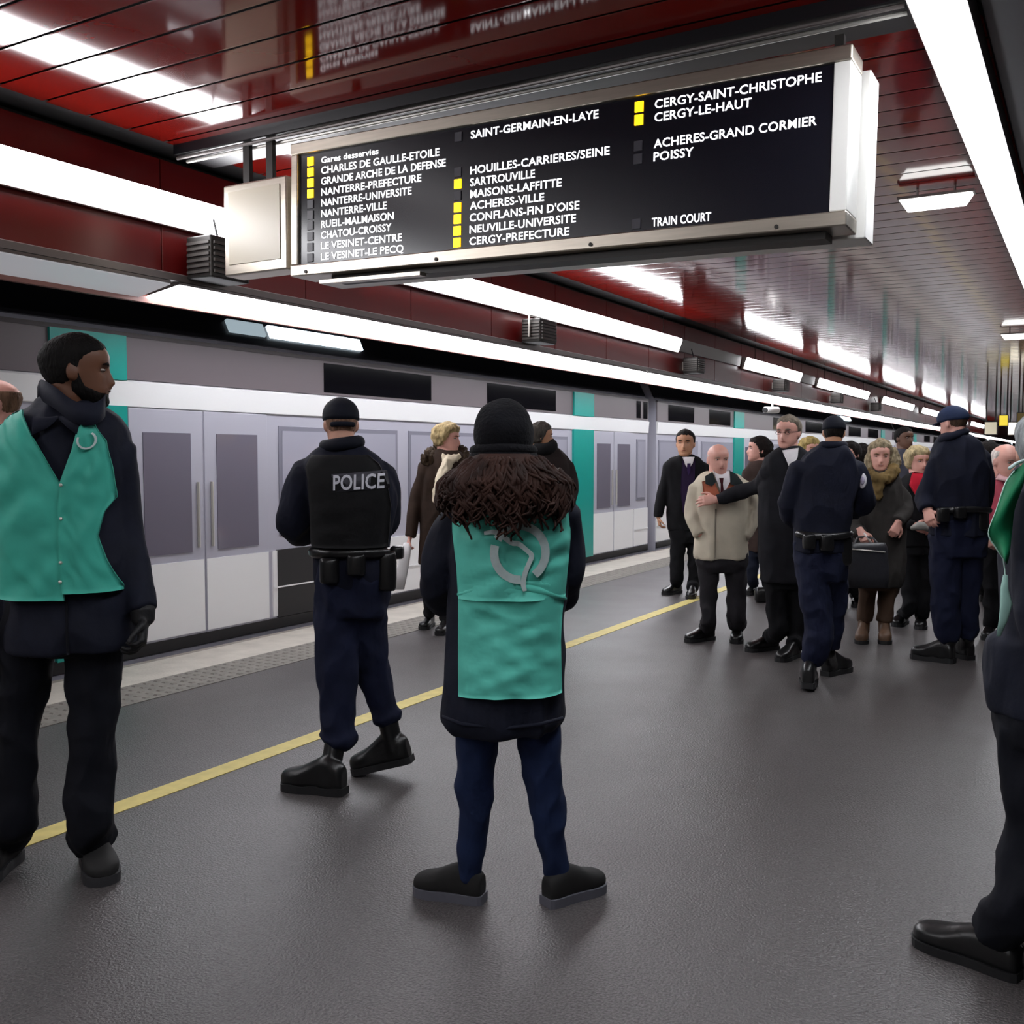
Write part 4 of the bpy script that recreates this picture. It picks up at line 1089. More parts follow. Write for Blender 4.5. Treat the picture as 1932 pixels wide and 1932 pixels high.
# ---- young man in the dark suit
p = Person('person in dark suit over purple sweater, hands down, standing nearest the train', (1285, 1122))
T = p.trunk([(858, 1280, 1308, .07), (866, 1264, 1322, .1), (880, 1254, 1336, .12), (920, 1256, 1334, .13), (965, 1258, 1332, .13), (1000, 1260, 1332, .13)])
p.head(1293, 811, 862, yaw=-18, skin='tan', neck=(1294, 868, 0), brow='0f0b0a'); p.hair(HM('black', '15110f'), hair_short(.80, .45, .2), .04, .01)
p.jacket(C_blk, [[(1262, 880, 0, .066), (1252, 920, 0, .058), (1245, 955, -.02, .052), (1242, 975, -.03, .045)], [(1328, 880, 0, .066), (1336, 920, 0, .058), (1338, 960, -.02, .052), (1334, 985, .02, .045)]])
p.hand(1242, 975, -.03, 1246, 998, -.05, nrm=-RH, curl=.6); p.hand(1334, 985, .02, 1332, 1004, .02, nrm=RH, curl=.6)
p.flat('sweater', [(1284, 868), (1308, 868), (1306, 900), (1302, 940), (1298, 966), (1284, 966), (1280, 930), (1281, 895)], cloth('purple_sweater', '2b1c3a', .1))
p.flat('shirt', [(1284, 862), (1307, 862), (1302, 874), (1294, 886), (1288, 876)], C_white, .026)
p.flat('tie', [(1292, 874), (1298, 874), (1297, 888), (1294, 896), (1291, 886)], cloth('purple_tie', '33204a', .1), .034)
aL = p.shoe((1283, 1118), (1258, 1122), length=.29); aR = p.shoe((1308, 1124), (1302, 1131), length=.29)
p.trousers(C_blk, [(960, 1262, 1330, .12), (1000, 1262, 1330, .12), (1025, 1266, 1326, .1)], [[(1280, 1000, 0, .09), (1278, 1050, 0, .075), (1277, 1090, 0, .068)], [(1312, 1000, 0, .09), (1311, 1060, 0, .075), (1309, 1100, 0, .068)]], [(aL, .06), (aR, .06)])
p.finish()

# ---- bald man in the beige jacket
p = Person('person bald and elderly in beige zip jacket with orange yoke, shirt and dark tie', (1368, 1214))
T = p.trunk([(890, 1335, 1376, .07), (899, 1318, 1396, .1), (915, 1308, 1410, .125), (950, 1308, 1412, .14), (1000, 1312, 1410, .145), (1040, 1309, 1413, .15), (1054, 1312, 1411, .145)])
p.head(1355, 838, 896, dw=-.03, yaw=8, pitch=4, skin='pink', neck=(1356, 900, 0), brow='b59a8a'); p.hair(HM('white_fringe', 'cfc6bf'), hair_bald(.45, .2, .66), .012, .01)
C_bei = cloth('beige_jacket', 'cfc5b1', .08, .8, .2)
p.jacket(C_bei, [[(1316, 920, 0, .066), (1309, 950, 0, .062), (1309, 982, -.03, .058), (1322, 1008, -.07, .052)], [(1404, 920, 0, .066), (1417, 950, 0, .062), (1418, 980, -.02, .058), (1404, 1012, -.06, .05)]], wrinkle=.011)
p.flat('yoke', [(1320, 908), (1340, 902), (1352, 935), (1353, 948), (1336, 940), (1322, 930)], cloth('orange_yoke', 'b4674e', .1), .012)
p.flat('yoke', [(1372, 902), (1394, 908), (1396, 926), (1375, 938), (1356, 948), (1358, 930)], cloth('orange_yoke', 'b4674e'), .012)
p.flat('collar', [(1326, 898), (1340, 890), (1344, 908), (1336, 916), (1325, 912)], cloth('green_black_collar', '1f2628', .1), .026, .012)
p.flat('collar', [(1373, 888), (1386, 895), (1396, 912), (1380, 916), (1370, 912)], cloth('green_black_collar', '1f2628'), .026, .012)
p.flat('shirt', [(1341, 886), (1373, 886), (1370, 908), (1360, 926), (1354, 934), (1347, 912)], C_white, .020)
p.flat('tie', [(1350, 901), (1358, 901), (1356, 912), (1358, 936), (1354, 948), (1351, 934), (1352, 912)], cloth('dark_red_tie', '3a0f14', .1), .030)
V, f = ribbon(p.T, [(1343, 958), (1342, 1000), (1342, 1049)], 3, .012); p.obj('zip', (V, f), mat('zip_grey', '7b7264', .5))
aL = p.shoe((1345, 1206), (1306, 1211), length=.28); aR = p.shoe((1392, 1204), (1387, 1222), length=.27)
p.trousers(C_char, [(1040, 1314, 1410, .13), (1062, 1314, 1411, .13), (1078, 1322, 1404, .10)], [[(1337, 1065, 0, .085), (1337, 1120, 0, .066), (1337, 1170, 0, .06)], [(1389, 1065, 0, .088), (1389, 1120, 0, .075), (1389, 1165, 0, .07)]], [(aL, .06), (aR + ZV * .03, .066)])
p.hand(1322, 1008, -.07, 1340, 1028, .02, nrm=-FH, curl=.5); p.hand(1404, 1012, -.06, 1390, 1030, .02, nrm=-FH, curl=.5)
p.finish()

# ---- dark-haired woman in profile
p = Person('person with long dark hair in profile behind the person wearing glasses', (1420, 1122), D=10.3)
T = p.trunk([(868, 1420, 1444, .06), (878, 1410, 1454, .09), (910, 1405, 1460, .11), (960, 1406, 1460, .12), (1040, 1406, 1462, .13)])
p.head(1432, 824, 872, yaw=-95, pitch=-4, skin='pink', neck=(1434, 876, 0), brow='1a1210')
p.hair(HM('near_black', '17110f'), hair_short(.76, .2, -.1, .5), .06, .03)
p.obj('long_hair', remesh([limb([(p.P(1443, 840, 0), .07), (p.P(1448, 865, 0), .075), (p.P(1449, 890, -.02), .06)], 4, 12)], .012, 1, .012, 30), HM('near_black', '17110f'))
p.jacket(cloth('taupe_coat', '40332f', .2), [[(1412, 890, -.02, .06), (1406, 930, -.04, .055), (1408, 970, -.08, .05)], [(1454, 890, .02, .06), (1458, 940, .03, .055)]], name='coat')
p.hand(1408, 970, -.08, 1410, 988, -.1, nrm=-RH, curl=.6)
aL = p.shoe((1424, 1118), (1410, 1124), length=.25); aR = p.shoe((1450, 1120), (1440, 1126), length=.25)
p.trousers(cloth('blue_jeans', '1c2130', .2), [(1020, 1408, 1460, .11), (1050, 1410, 1458, .1)], [[(1420, 1050, 0, .07), (1420, 1090, 0, .055)], [(1448, 1050, 0, .07), (1447, 1090, 0, .055)]], [(aL, .05), (aR, .05)])
p.finish()
o = mesh_ob('bag', *loft([(at(1437, 1108, 9.9), RH * .05, FH * .03, 3), (at(1437, 1114, 9.9), RH * .065, FH * .05, 4), (at(1437, 1130, 9.9), RH * .07, FH * .05, 4), (at(1437, 1136, 9.9), RH * .06, FH * .04, 3)], 18), M_leather)
o.location.z += .0; tag(o, 'small black bag on the floor behind the person with glasses', 'bag')
# ---- tall man with glasses and the black coat
p = Person('person with grey hair, glasses and long black overcoat, arm around the person in beige', (1475, 1236))
T = p.trunk([(843, 1470, 1508, .07), (856, 1452, 1524, .1), (876, 1440, 1536, .125), (930, 1432, 1536, .14), (1000, 1430, 1534, .145), (1060, 1434, 1532, .15), (1097, 1437, 1530, .15)])
H = p.head(1487, 785, 847, yaw=-38, pitch=2, skin='pink', neck=(1489, 855, 0), brow='6f655b'); p.hair(HM('grey_brown', '7d7366'), hair_short(.83, .45, .2, .66), .05, .03)
p.jacket(C_coat, [[(1450, 890, -.04, .07), (1440, 912, .1, .066), (1415, 922, .19, .058), (1385, 932, .24, .052), (1352, 943, .235, .046)], [(1522, 890, 0, .07), (1530, 940, 0, .062), (1528, 1000, -.03, .055)]], name='overcoat')
p.hand(1352, 943, .235, 1316, 945, .24, nrm=-FH * .9 + ZV * .3, curl=.35, size=.19, thumb=-1); p.hand(1528, 1000, -.03, 1526, 1026, -.05, nrm=RH)
p.flat('shirt', [(1469, 850), (1500, 845), (1495, 862), (1485, 880), (1480, 886), (1474, 868)], C_white, .018)
mb = MB()
for sg in (-1, 1):
    mb.tube([H.P(sg * .15 + .075 * math.cos(t), .40, .505 + .055 * math.sin(t)) for t in np.linspace(0, 6.28, 14)], .0018, 6)
    mb.tube([H.P(sg * .225, .39, .52), H.P(sg * .335, .0, .53)], .0018, 6)
mb.tube([H.P(-.075, .41, .515), H.P(.075, .41, .515)], .0018, 6); p.obj('glasses', (mb.v, mb.f), mat('glasses_red_brown', '3a1a18', .3))
aL = p.shoe((1466, 1224), (1430, 1228), length=.29); aR = p.shoe((1505, 1238), (1480, 1246), length=.29)
p.trousers(C_blk, [(1080, 1442, 1526, .12), (1110, 1444, 1524, .1)], [[(1462, 1090, 0, .085), (1465, 1150, 0, .07), (1468, 1190, 0, .065)], [(1506, 1090, 0, .085), (1505, 1150, 0, .07), (1503, 1205, 0, .065)]], [(aL, .06), (aR, .06)])
p.finish()

# ---- blond person half hidden behind
p = Person('person with blonde hair half hidden behind the person with glasses', (1530, 1150), D=9.6)
T = p.trunk([(868, 1518, 1542, .06), (880, 1508, 1552, .1), (920, 1504, 1556, .12), (1000, 1506, 1554, .12), (1060, 1506, 1554, .12)])
p.head(1528, 826, 872, yaw=20, skin='pink', neck=(1529, 878, 0), brow='8a6a40'); p.hair(HM('golden', 'ad9860'), hair_short(.74, .2, .0, .4), .09, .05)
p.jacket(C_char, [[(1512, 890, 0, .06), (1506, 950, 0, .05)], [(1548, 890, 0, .06), (1554, 950, 0, .05)]], name='coat')
aL = p.shoe((1520, 1140), (1518, 1148)); aR = p.shoe((1542, 1140), (1544, 1148))
p.trousers(C_blk, [(1040, 1508, 1552, .11), (1070, 1510, 1550, .1)], [[(1520, 1065, 0, .07), (1520, 1110, 0, .055)], [(1540, 1065, 0, .07), (1541, 1110, 0, .055)]], [(aL, .05), (aR, .05)])
p.finish()

def officer_belt(p, pts, r=.024):
    T = p.T; mb = MB(); mb.tube([T.surf(a, b, .012) for a, b in pts], r, 8); return p.obj('belt', (mb.v, mb.f), M_leather)
# ---- officer with the white arm badge
p = Person('person in navy police uniform and cap with round white badge on the sleeve, striding', (1545, 1288))
T = p.trunk([(836, 1552, 1590, .07), (848, 1534, 1604, .1), (868, 1514, 1616, .125), (910, 1500, 1618, .145), (960, 1498, 1608, .145), (1000, 1498, 1600, .14), (1040, 1499, 1598, .14)])
p.head(1573, 787, 845, yaw=165, pitch=8, skin='tan', neck=(1572, 848, .01), eyes=False); p.hair(HM('black_cropped', '1b1614'), hair_short(.78, .45, .2), .015, .005)
p.cap(C_cap, .56, .06)
mb = MB(); mb.tube([p.P(1572 + 20 * math.cos(t), 840, .075 * math.sin(t)) for t in np.linspace(0, 2 * math.pi, 26)], .026, 10); p.obj('collar', (mb.v, mb.f), C_police)
p.jacket(C_police, [[(1512, 885, 0, .075), (1494, 925, .02, .07), (1490, 970, .08, .062), (1520, 985, .2, .052)], [(1608, 882, 0, .075), (1622, 912, .0, .07), (1632, 945, .02, .066), (1612, 962, .14, .058), (1590, 960, .24, .05)]], wrinkle=.011)
p.hand(1520, 985, .2, 1545, 985, .24, nrm=FH, curl=.6); p.hand(1590, 960, .24, 1570, 965, .28, nrm=FH, curl=.6)
mb = MB(); R = np.stack([RH * .9 + FH * -.4, FH, ZV], 1); mb.ellipsoid(p.P(1627, 907, -.068), .026, .022, .05, 18, 10, R); p.obj('sleeve_badge', (mb.v, mb.f), mat('badge_white', 'd6d3da', .5))
mb = MB(); mb.ellipsoid(p.P(1627, 907, -.083), .013, .012, .026, 14, 8, R); p.obj('badge_crest', (mb.v, mb.f), mat('badge_mauve', 'a59cb4', .5))
officer_belt(p, [(1500 + 98 * i / 20, 1006 + 3 * math.sin(i / 20 * 3.14)) for i in range(21)])
pouch('holster', 1578, 1606, 1012, 1066, -.08, .04, obj=p); pouch('pouch', 1546, 1572, 1008, 1040, -.15, .04, obj=p); pouch('pouch', 1515, 1538, 1008, 1036, -.15, .035, obj=p)
aL = p.shoe((1524, 1306), (1527, 1284), style='boot', length=.29, w=.11, chunky=.034, heel_up=.02, shaft=.2, ank=p.P(1528, 1250, -.05))
aR = p.shoe((1556, 1276), (1602, 1264), style='boot', length=.29, w=.11, chunky=.034, shaft=.2, ank=p.P(1562, 1230, .12))
p.trousers(C_policet, [(1020, 1500, 1598, .13), (1060, 1500, 1597, .135), (1095, 1506, 1594, .12)],
           [[(1532, 1070, -.02, .1), (1538, 1130, -.05, .096), (1544, 1190, -.07, .088), (1540, 1225, -.07, .082), (1530, 1248, -.05, .066)], [(1568, 1070, .02, .1), (1572, 1130, .06, .085), (1570, 1180, .1, .075), (1564, 1222, .12, .066)]], [None, None], wrinkle=.011)
p.finish()

# ---- two dark-haired people in the crowd
for (cx, top, D, lab, yaw, c) in ((1603, 834, 9.3, 'person with dark hair seen in profile just behind the badge officer', -60, '1d1a1e'), (1627, 838, 10.2, 'person with black hair behind the grey-blonde scarf wearer', 170, '17171b')):
    k = 9.3 / D
    p = Person(lab, (cx, 1140), D=D)
    T = p.trunk([(top + 48, cx - 12, cx + 12, .06), (top + 58, cx - 24, cx + 24, .09), (top + 90, cx - 30, cx + 30, .12), (top + 170, cx - 28, cx + 28, .12), (top + 230, cx - 30, cx + 30, .13)])
    p.head(cx, top, top + 47, yaw=yaw, skin='pink', neck=(cx, top + 54, 0), brow='15100e'); p.hair(HM('near_black', '17110f'), hair_short(.76, .25, .0, .5), .06, .03)
    p.jacket(cloth('coat_' + c, c, .2), [[(cx - 25, top + 70, 0, .06), (cx - 30, top + 130, 0, .05), (cx - 28, top + 180, -.03, .045)], [(cx + 25, top + 70, 0, .06), (cx + 30, top + 130, 0, .05), (cx + 28, top + 180, -.03, .045)]], name='coat')
    aL = p.shoe((cx - 12, 1140 - (D - 9.3) * 22), (cx - 16, 1147 - (D - 9.3) * 22), length=.26); aR = p.shoe((cx + 12, 1140 - (D - 9.3) * 22), (cx + 14, 1147 - (D - 9.3) * 22), length=.26)
    p.trousers(C_blk, [(top + 215, cx - 26, cx + 26, .11), (top + 235, cx - 24, cx + 24, .1)], [[(cx - 13, top + 230, 0, .075), (cx - 13, top + 270, 0, .055)], [(cx + 13, top + 230, 0, .075), (cx + 13, top + 270, 0, .055)]], [(aL, .05), (aR, .05)])
    p.hand(cx - 28, top + 180, -.03, cx - 28, top + 200, -.05, nrm=-RH); p.hand(cx + 28, top + 180, -.03, cx + 28, top + 200, -.05, nrm=RH)
    p.finish()

# ---- smiling woman with ochre scarf
p = Person('person with grey-blonde hair smiling, ochre scarf, grey coat and tan boots', (1648, 1208))
T = p.trunk([(884, 1645, 1680, .06), (896, 1630, 1694, .09), (915, 1620, 1700, .12), (960, 1618, 1706, .135), (1020, 1614, 1708, .14), (1080, 1612, 1704, .145), (1106, 1614, 1698, .14)])
p.head(1660, 832, 889, yaw=-14, pitch=4, smile=1.0, skin='pink', neck=(1661, 895, 0), brow='7a6248'); p.hair(HM('ash_blonde', '94866c'), hair_short(.80, .10, -.05, .55), .085, .05, 7)
p.obj('side_hair', remesh([limb([(p.P(1680, 850, .04), .045), (p.P(1686, 870, .03), .05), (p.P(1685, 890, .0), .04)], 4, 12), limb([(p.P(1644, 855, .03), .03), (p.P(1640, 872, .02), .035), (p.P(1642, 888, .0), .03)], 3, 12)], .01, 1, .012, 40), HM('ash_blonde', '94866c'))
C_gc = cloth('grey_coat', '34312f', .3, .9)
p.jacket(C_gc, [[(1628, 920, 0, .066), (1614, 960, -.02, .06), (1616, 1000, -.1, .052), (1624, 1004, -.2, .045)], [(1692, 922, 0, .06), (1708, 950, -.03, .056), (1706, 970, -.1, .054), (1695, 985, -.18, .048)]], name='coat', wrinkle=.011)
C_och = cloth('ochre_scarf', '6f5b38', .3, .9)
p.obj('scarf', remesh([limb([(p.P(1638, 892, -.06), .04), (p.P(1650, 902, -.13), .045), (p.P(1672, 902, -.13), .045), (p.P(1686, 888, -.05), .045), (p.P(1680, 878, .06), .04)], 5, 12), limb([(p.P(1658, 903, -.13), .045), (p.P(1657, 922, -.14), .042), (p.P(1656, 940, -.14), .032)], 4, 12)], .01, 1, .01, 30), C_och)
p.hand(1624, 1002, -.2, 1634, 1022, -.26, nrm=-FH, curl=.8, point=True); p.hand(1695, 985, -.18, 1688, 1003, -.2, nrm=-FH, curl=.8)
C_brn = cloth('brown_trousers', '4a382c', .15)
C_bt = mat('tan_boot', '5c4330', .6, var=.2)
aL = p.shoe((1630, 1206), (1624, 1216), m=C_bt, length=.25, style='boot', shaft=.2, ank=p.P(1631, 1160, 0)); aR = p.shoe((1668, 1206), (1670, 1217), m=C_bt, length=.25, style='boot', shaft=.2, ank=p.P(1667, 1160, 0))
p.trousers(C_brn, [(1080, 1618, 1696, .12), (1110, 1620, 1694, .11)], [[(1636, 1100, 0, .075), (1634, 1140, 0, .062), (1632, 1172, 0, .058)], [(1678, 1100, 0, .078), (1672, 1140, 0, .062), (1668, 1172, 0, .058)]], [None, None])
p.finish()
PB = p
# handbag with strap + pen
r = empty('handbag', PB.P(1637, 1112, -.3), 'dark grey leather handbag hanging in front of the grey-coated person', 'handbag')
mb = MB(); mb.add(*loft([(PB.P(1637, 1024, -.38), RH * .13, FH * .03, 4), (PB.P(1637, 1034, -.38), RH * .145, FH * .04, 4), (PB.P(1636, 1085, -.38), RH * .158, FH * .055, 4), (PB.P(1636, 1108, -.38), RH * .15, FH * .06, 4)], 24)); mesh_ob('body', mb.v, mb.f, mat('bag_leather', '2b2b30', .4, var=.15, bump=.15), r)
mb = MB(); mb.tube([PB.P(1612, 1028, -.38), PB.P(1618, 1014, -.31), PB.P(1632, 1012, -.235), PB.P(1648, 1016, -.31), PB.P(1658, 1028, -.38)], .008, 8); mesh_ob('handle', mb.v, mb.f, mat('bag_leather', '2b2b30'), r)
mb = MB(); mb.tube([PB.P(1606, 1036, -.425), PB.P(1670, 1042, -.425)], .006, 6); mesh_ob('zip', mb.v, mb.f, M_steelb, r)
mb = MB(); mb.tube([PB.P(1630, 1006, -.235), PB.P(1646, 1027, -.285)], .008, 8); o = mesh_ob('pen', mb.v, mb.f, mat('pen_white', 'd8d0cc', .4)); tag(o, 'white pen in the hand above the dark handbag', 'pen')

# ---- dark-skinned man behind
p = Person('person with short black hair standing tall behind the crowd, grey top', (1705, 1100), D=11.2)
T = p.trunk([(846, 1696, 1716, .06), (854, 1682, 1730, .1), (880, 1676, 1738, .12), (940, 1680, 1734, .13), (1010, 1680, 1734, .13)])
p.head(1706, 806, 848, yaw=25, skin='brown', neck=(1706, 852, 0), brow='0d0908'); p.hair(HM('black_short', '0e0b0a'), hair_short(.8, .45, .2), .03, .01)
p.jacket(cloth('grey_top', '4a4a55', .15), [[(1684, 868, 0, .06), (1678, 920, 0, .05), (1680, 970, -.03, .045)], [(1730, 868, 0, .06), (1737, 920, 0, .05), (1735, 970, -.03, .045)]], name='jacket')
aL = p.shoe((1696, 1100), (1692, 1106)); aR = p.shoe((1718, 1100), (1722, 1106))
p.trousers(C_blk, [(990, 1682, 1732, .12), (1015, 1684, 1730, .1)], [[(1696, 1010, 0, .08), (1695, 1060, 0, .06)], [(1718, 1010, 0, .08), (1719, 1060, 0, .06)]], [(aL, .05), (aR, .05)])
p.hand(1680, 970, -.03, 1680, 988, -.05, nrm=-RH); p.hand(1735, 970, -.03, 1735, 988, -.05, nrm=RH)
p.finish()

# ---- blonde woman with the red scarf
p = Person('person with wavy blonde hair and bright red scarf in black clothes, beside the tall officer', (1720, 1186))
T = p.trunk([(890, 1718, 1746, .06), (900, 1704, 1760, .09), (918, 1698, 1768, .12), (970, 1698, 1768, .13), (1030, 1698, 1766, .13)])
p.head(1732, 845, 895, yaw=12, pitch=4, skin='pink', neck=(1733, 900, 0), brow='8a6a40'); p.hair(HM('light_blonde', 'b8a67f'), hair_short(.76, .2, .05, .4), .12, .07, 7)
p.jacket(C_blk, [[(1702, 935, .02, .05), (1698, 960, -.02, .05), (1704, 985, -.12, .05), (1722, 992, -.2, .042)], [(1762, 920, 0, .06), (1768, 960, 0, .055), (1764, 990, -.1, .05)]], name='coat')
p.flat('red_top', [(1711, 890), (1736, 893), (1746, 912), (1738, 942), (1718, 942), (1705, 914)], cloth('red_scarf', 'b3152c', .1), .035, .02)
p.strip('red_cuff', [(1711, 955, -.24), (1712, 974, -.25)], .026, cloth('red_scarf', 'b3152c'))
p.hand(1722, 992, -.2, 1738, 996, -.22, nrm=-FH, curl=.6); p.hand(1764, 990, -.1, 1752, 998, -.14, nrm=-FH, curl=.6)
aL = p.shoe((1708, 1176), (1690, 1183), length=.25); aR = p.shoe((1738, 1180), (1736, 1193), length=.25)
p.trousers(C_blk, [(1010, 1700, 1764, .12), (1045, 1702, 1760, .11)], [[(1716, 1040, 0, .08), (1716, 1100, 0, .066), (1714, 1150, 0, .055)], [(1746, 1040, 0, .08), (1744, 1100, 0, .066), (1741, 1150, 0, .055)]], [(aL, .05), (aR, .05)])
p.finish()
mb = MB(); mb.add(*loft([(p.P(1722, 996, -.28), RH * .02 + ZV * .0, ZV * .02, 2.2), (p.P(1732, 992, -.28), FH * .03, ZV * .035, 2.2), (p.P(1744, 993, -.28), FH * .03, ZV * .035, 2.2), (p.P(1753, 1000, -.28), FH * .02, ZV * .02, 2.2)], 14)); o = mesh_ob('gloves', mb.v, mb.f, mat('grey_knit', '8f8d88', .8, bump=.3)); tag(o, 'pale grey gloves held at the waist of the person with red scarf', 'gloves')

# ---- tall officer, right
p = Person('person in navy police uniform and cap standing with back turned, hand on belt, rightmost officer', (1790, 1250))
T = p.trunk([(818, 1782, 1822, .075), (828, 1770, 1838, .1), (848, 1762, 1854, .13), (890, 1757, 1862, .15), (940, 1758, 1860, .15), (975, 1757, 1860, .145), (1010, 1755, 1861, .15)])
p.head(1797, 768, 828, dw=.02, yaw=-150, pitch=10, skin='pink', neck=(1800, 830, .02), eyes=False); p.hair(HM('cropped_brown', '4a382c'), hair_short(.78, .5, .25), .01, .004)
p.cap(cloth('cap_blue', '1f2a45', .15, .8), .55, .065)
mb = MB(); mb.tube([p.P(1799 + 23 * math.cos(t), 822 - 8 * math.cos(t), .085 * math.sin(t)) for t in np.linspace(0, 2 * math.pi, 26)], .027, 10); p.obj('collar', (mb.v, mb.f), C_police)
p.jacket(C_police, [[(1776, 866, 0, .072), (1758, 902, .02, .066), (1745, 938, .02, .062), (1750, 962, -.06, .056)], [(1848, 862, 0, .076), (1855, 910, .02, .07), (1853, 950, .08, .06), (1838, 965, .18, .05)]], wrinkle=.011)
p.hand(1748, 962, -.06, 1756, 984, -.12, nrm=-RH - FH, curl=.6); p.hand(1838, 965, .18, 1818, 968, .22, nrm=FH)
officer_belt(p, [(1760 + 98 * i / 20, 962 - 3 * math.sin(i / 20 * 3.14)) for i in range(21)])
pouch('pouch', 1768, 1790, 958, 985, -.16, .035, obj=p); pouch('pouch', 1840, 1862, 960, 1000, -.1, .04, obj=p); pouch('cuff_pouch', 1800, 1822, 956, 978, -.17, .03, obj=p)
aL = p.shoe((1800, 1252), (1735, 1243), style='boot', length=.3, w=.115, chunky=.034, shaft=.2, ank=p.P(1793, 1205, 0)); aR = p.shoe((1832, 1246), (1812, 1240), style='boot', length=.3, w=.11, chunky=.034, shaft=.2, ank=p.P(1826, 1202, .06))
p.trousers(C_policet, [(980, 1757, 1860, .14), (1020, 1756, 1860, .14), (1050, 1760, 1856, .13)], [[(1784, 1030, 0, .105), (1783, 1090, 0, .1), (1784, 1150, 0, .095), (1788, 1190, 0, .085), (1792, 1208, 0, .066)], [(1832, 1030, .02, .1), (1826, 1090, .03, .09), (1822, 1150, .05, .082), (1825, 1188, .06, .076), (1826, 1204, .06, .06)]], [None, None], wrinkle=.011)
p.finish()

# ---- person in black behind, then the man in pink
p = Person('person in black with dark hair, between the rightmost officer and the pink jacket', (1866, 1140), D=9.8)
T = p.trunk([(878, 1855, 1877, .06), (888, 1842, 1890, .1), (920, 1838, 1894, .12), (1000, 1840, 1892, .13), (1050, 1840, 1892, .13)])
p.head(1866, 833, 880, yaw=160, skin='pink', neck=(1866, 884, 0), eyes=False); p.hair(HM('near_black', '17110f'), hair_short(.7, .2, .0), .06, .02)
p.jacket(C_blk, [[(1844, 905, 0, .06), (1840, 960, 0, .05)], [(1888, 905, 0, .06), (1893, 960, 0, .05)]], name='coat')
aL = p.shoe((1856, 1136), (1854, 1130)); aR = p.shoe((1878, 1136), (1880, 1130))
p.trousers(C_blk, [(1035, 1842, 1890, .12), (1060, 1844, 1888, .1)], [[(1855, 1055, 0, .075), (1855, 1100, 0, .055)], [(1878, 1055, 0, .075), (1878, 1100, 0, .055)]], [(aL, .05), (aR, .05)])
p.finish()
p = Person('person balding in pink jacket and black trousers behind the green vest flap', (1880, 1204))
T = p.trunk([(896, 1878, 1914, .07), (908, 1866, 1926, .1), (930, 1860, 1932, .125), (980, 1858, 1932, .14), (1030, 1858, 1930, .14)])
p.head(1898, 838, 902, dw=-.05, yaw=14, pitch=10, skin='pink', neck=(1896, 905, 0), brow='9a8a80'); p.hair(HM('white_fringe', 'cfc6bf'), hair_bald(.45, .2, .8), .014, .01)
p.jacket(cloth('pink_jacket', 'b64f5f', .15, .8), [[(1868, 930, 0, .062), (1860, 970, -.02, .056), (1862, 1010, -.06, .05)], [(1924, 930, 0, .062), (1932, 970, 0, .056), (1930, 1010, -.06, .05)]])
p.hand(1862, 1010, -.06, 1868, 1028, -.08, nrm=-RH, curl=.6); p.hand(1930, 1010, -.06, 1928, 1030, -.08, nrm=RH)
p.flat('shirt_collar', [(1870, 892), (1886, 898), (1896, 910), (1884, 908), (1868, 904)], cloth('pale_pink_shirt', 'dcb0b2', .05), .03, .02)
aL = p.shoe((1868, 1200), (1862, 1209)); aR = p.shoe((1906, 1200), (1910, 1209))
p.trousers(C_blk, [(1015, 1860, 1928, .13), (1045, 1862, 1926, .11)], [[(1876, 1040, 0, .085), (1873, 1120, 0, .07), (1870, 1165, 0, .062)], [(1912, 1040, 0, .085), (1911, 1120, 0, .07), (1909, 1165, 0, .062)]], [(aL, .055), (aR, .055)])
p.finish()

# ---- person at the right edge with the open green vest
p = Person('person at right edge with grey hair, open green vest flaring over navy parka, black trousers', (1960, 1850), voxel=.006)
T = p.trunk([(872, 1935, 2005, .075), (890, 1922, 2040, .1), (930, 1916, 2070, .13), (1000, 1910, 2080, .15), (1100, 1904, 2080, .15), (1190, 1897, 2076, .155), (1216, 1878, 2075, .16), (1290, 1875, 2074, .165), (1342, 1876, 2072, .165), (1352, 1886, 2064, .15)])
p.head(1974, 774, 926, yaw=165, skin='light', neck=(1976, 925, 0), brow='8a8078'); p.hair(HM('grey', '8f9496'), hair_short(.76, .4, .15), .05, .02)
p.jacket(C_navy, [[(1968, 935, -.04, .075), (1964, 1010, -.06, .072), (1965, 1120, -.08, .065), (1975, 1220, -.12, .055)], [(2055, 930, .05, .08), (2075, 1010, .06, .075), (2075, 1120, .03, .065), (2065, 1220, -.04, .055)]], wrinkle=.011, vox=.008)
p.hand(1975, 1220, -.12, 1990, 1300, -.14, nrm=-FH, curl=.5); p.hand(2065, 1220, -.04, 2060, 1300, -.06, nrm=RH, curl=.5)
C_grn = cloth('vest_green', '0c6b45', .1, .7, .2, 16)
# flaring flap: sheet hanging away from the chest
rows = [((1934, 872), (1914, 888)), ((1932, 910), (1897, 912)), ((1915, 960), (1880, 962)), ((1909, 1010), (1865, 1006)), ((1905, 1045), (1878, 1032)), ((1900, 1066), (1893, 1054))]
V = []; f = []; nx = 8
RR = catmull([np.array([a[0], a[1], b[0], b[1]], float) for a, b in rows], 5)
for lay in (0, .007):
    for i, q in enumerate(RR):
        for j in range(nx + 1):
            t = j / nx; x = q[2] + (q[0] - q[2]) * t; y = q[3] + (q[1] - q[3]) * t
            V.append(p.P(x, y, -.10 - .06 * math.sin(t * 2.4) * (.4 + i / len(RR)) + .02 * math.sin(i * .4 + t * 3) + lay))
W_ = nx + 1; N_ = W_ * len(RR)
for i in range(len(RR) - 1):
    for j in range(nx):
        a = i * W_ + j; f.append((a, a+W_, a+W_+1, a+1)); f.append((N_+a, N_+a+1, N_+a+W_+1, N_+a+W_))
    for j in (0, nx):
        a = i * W_ + j; f.append((a, a+W_, N_+a+W_, N_+a))
ve = p.obj('vest_flap', (V, f), C_grn)
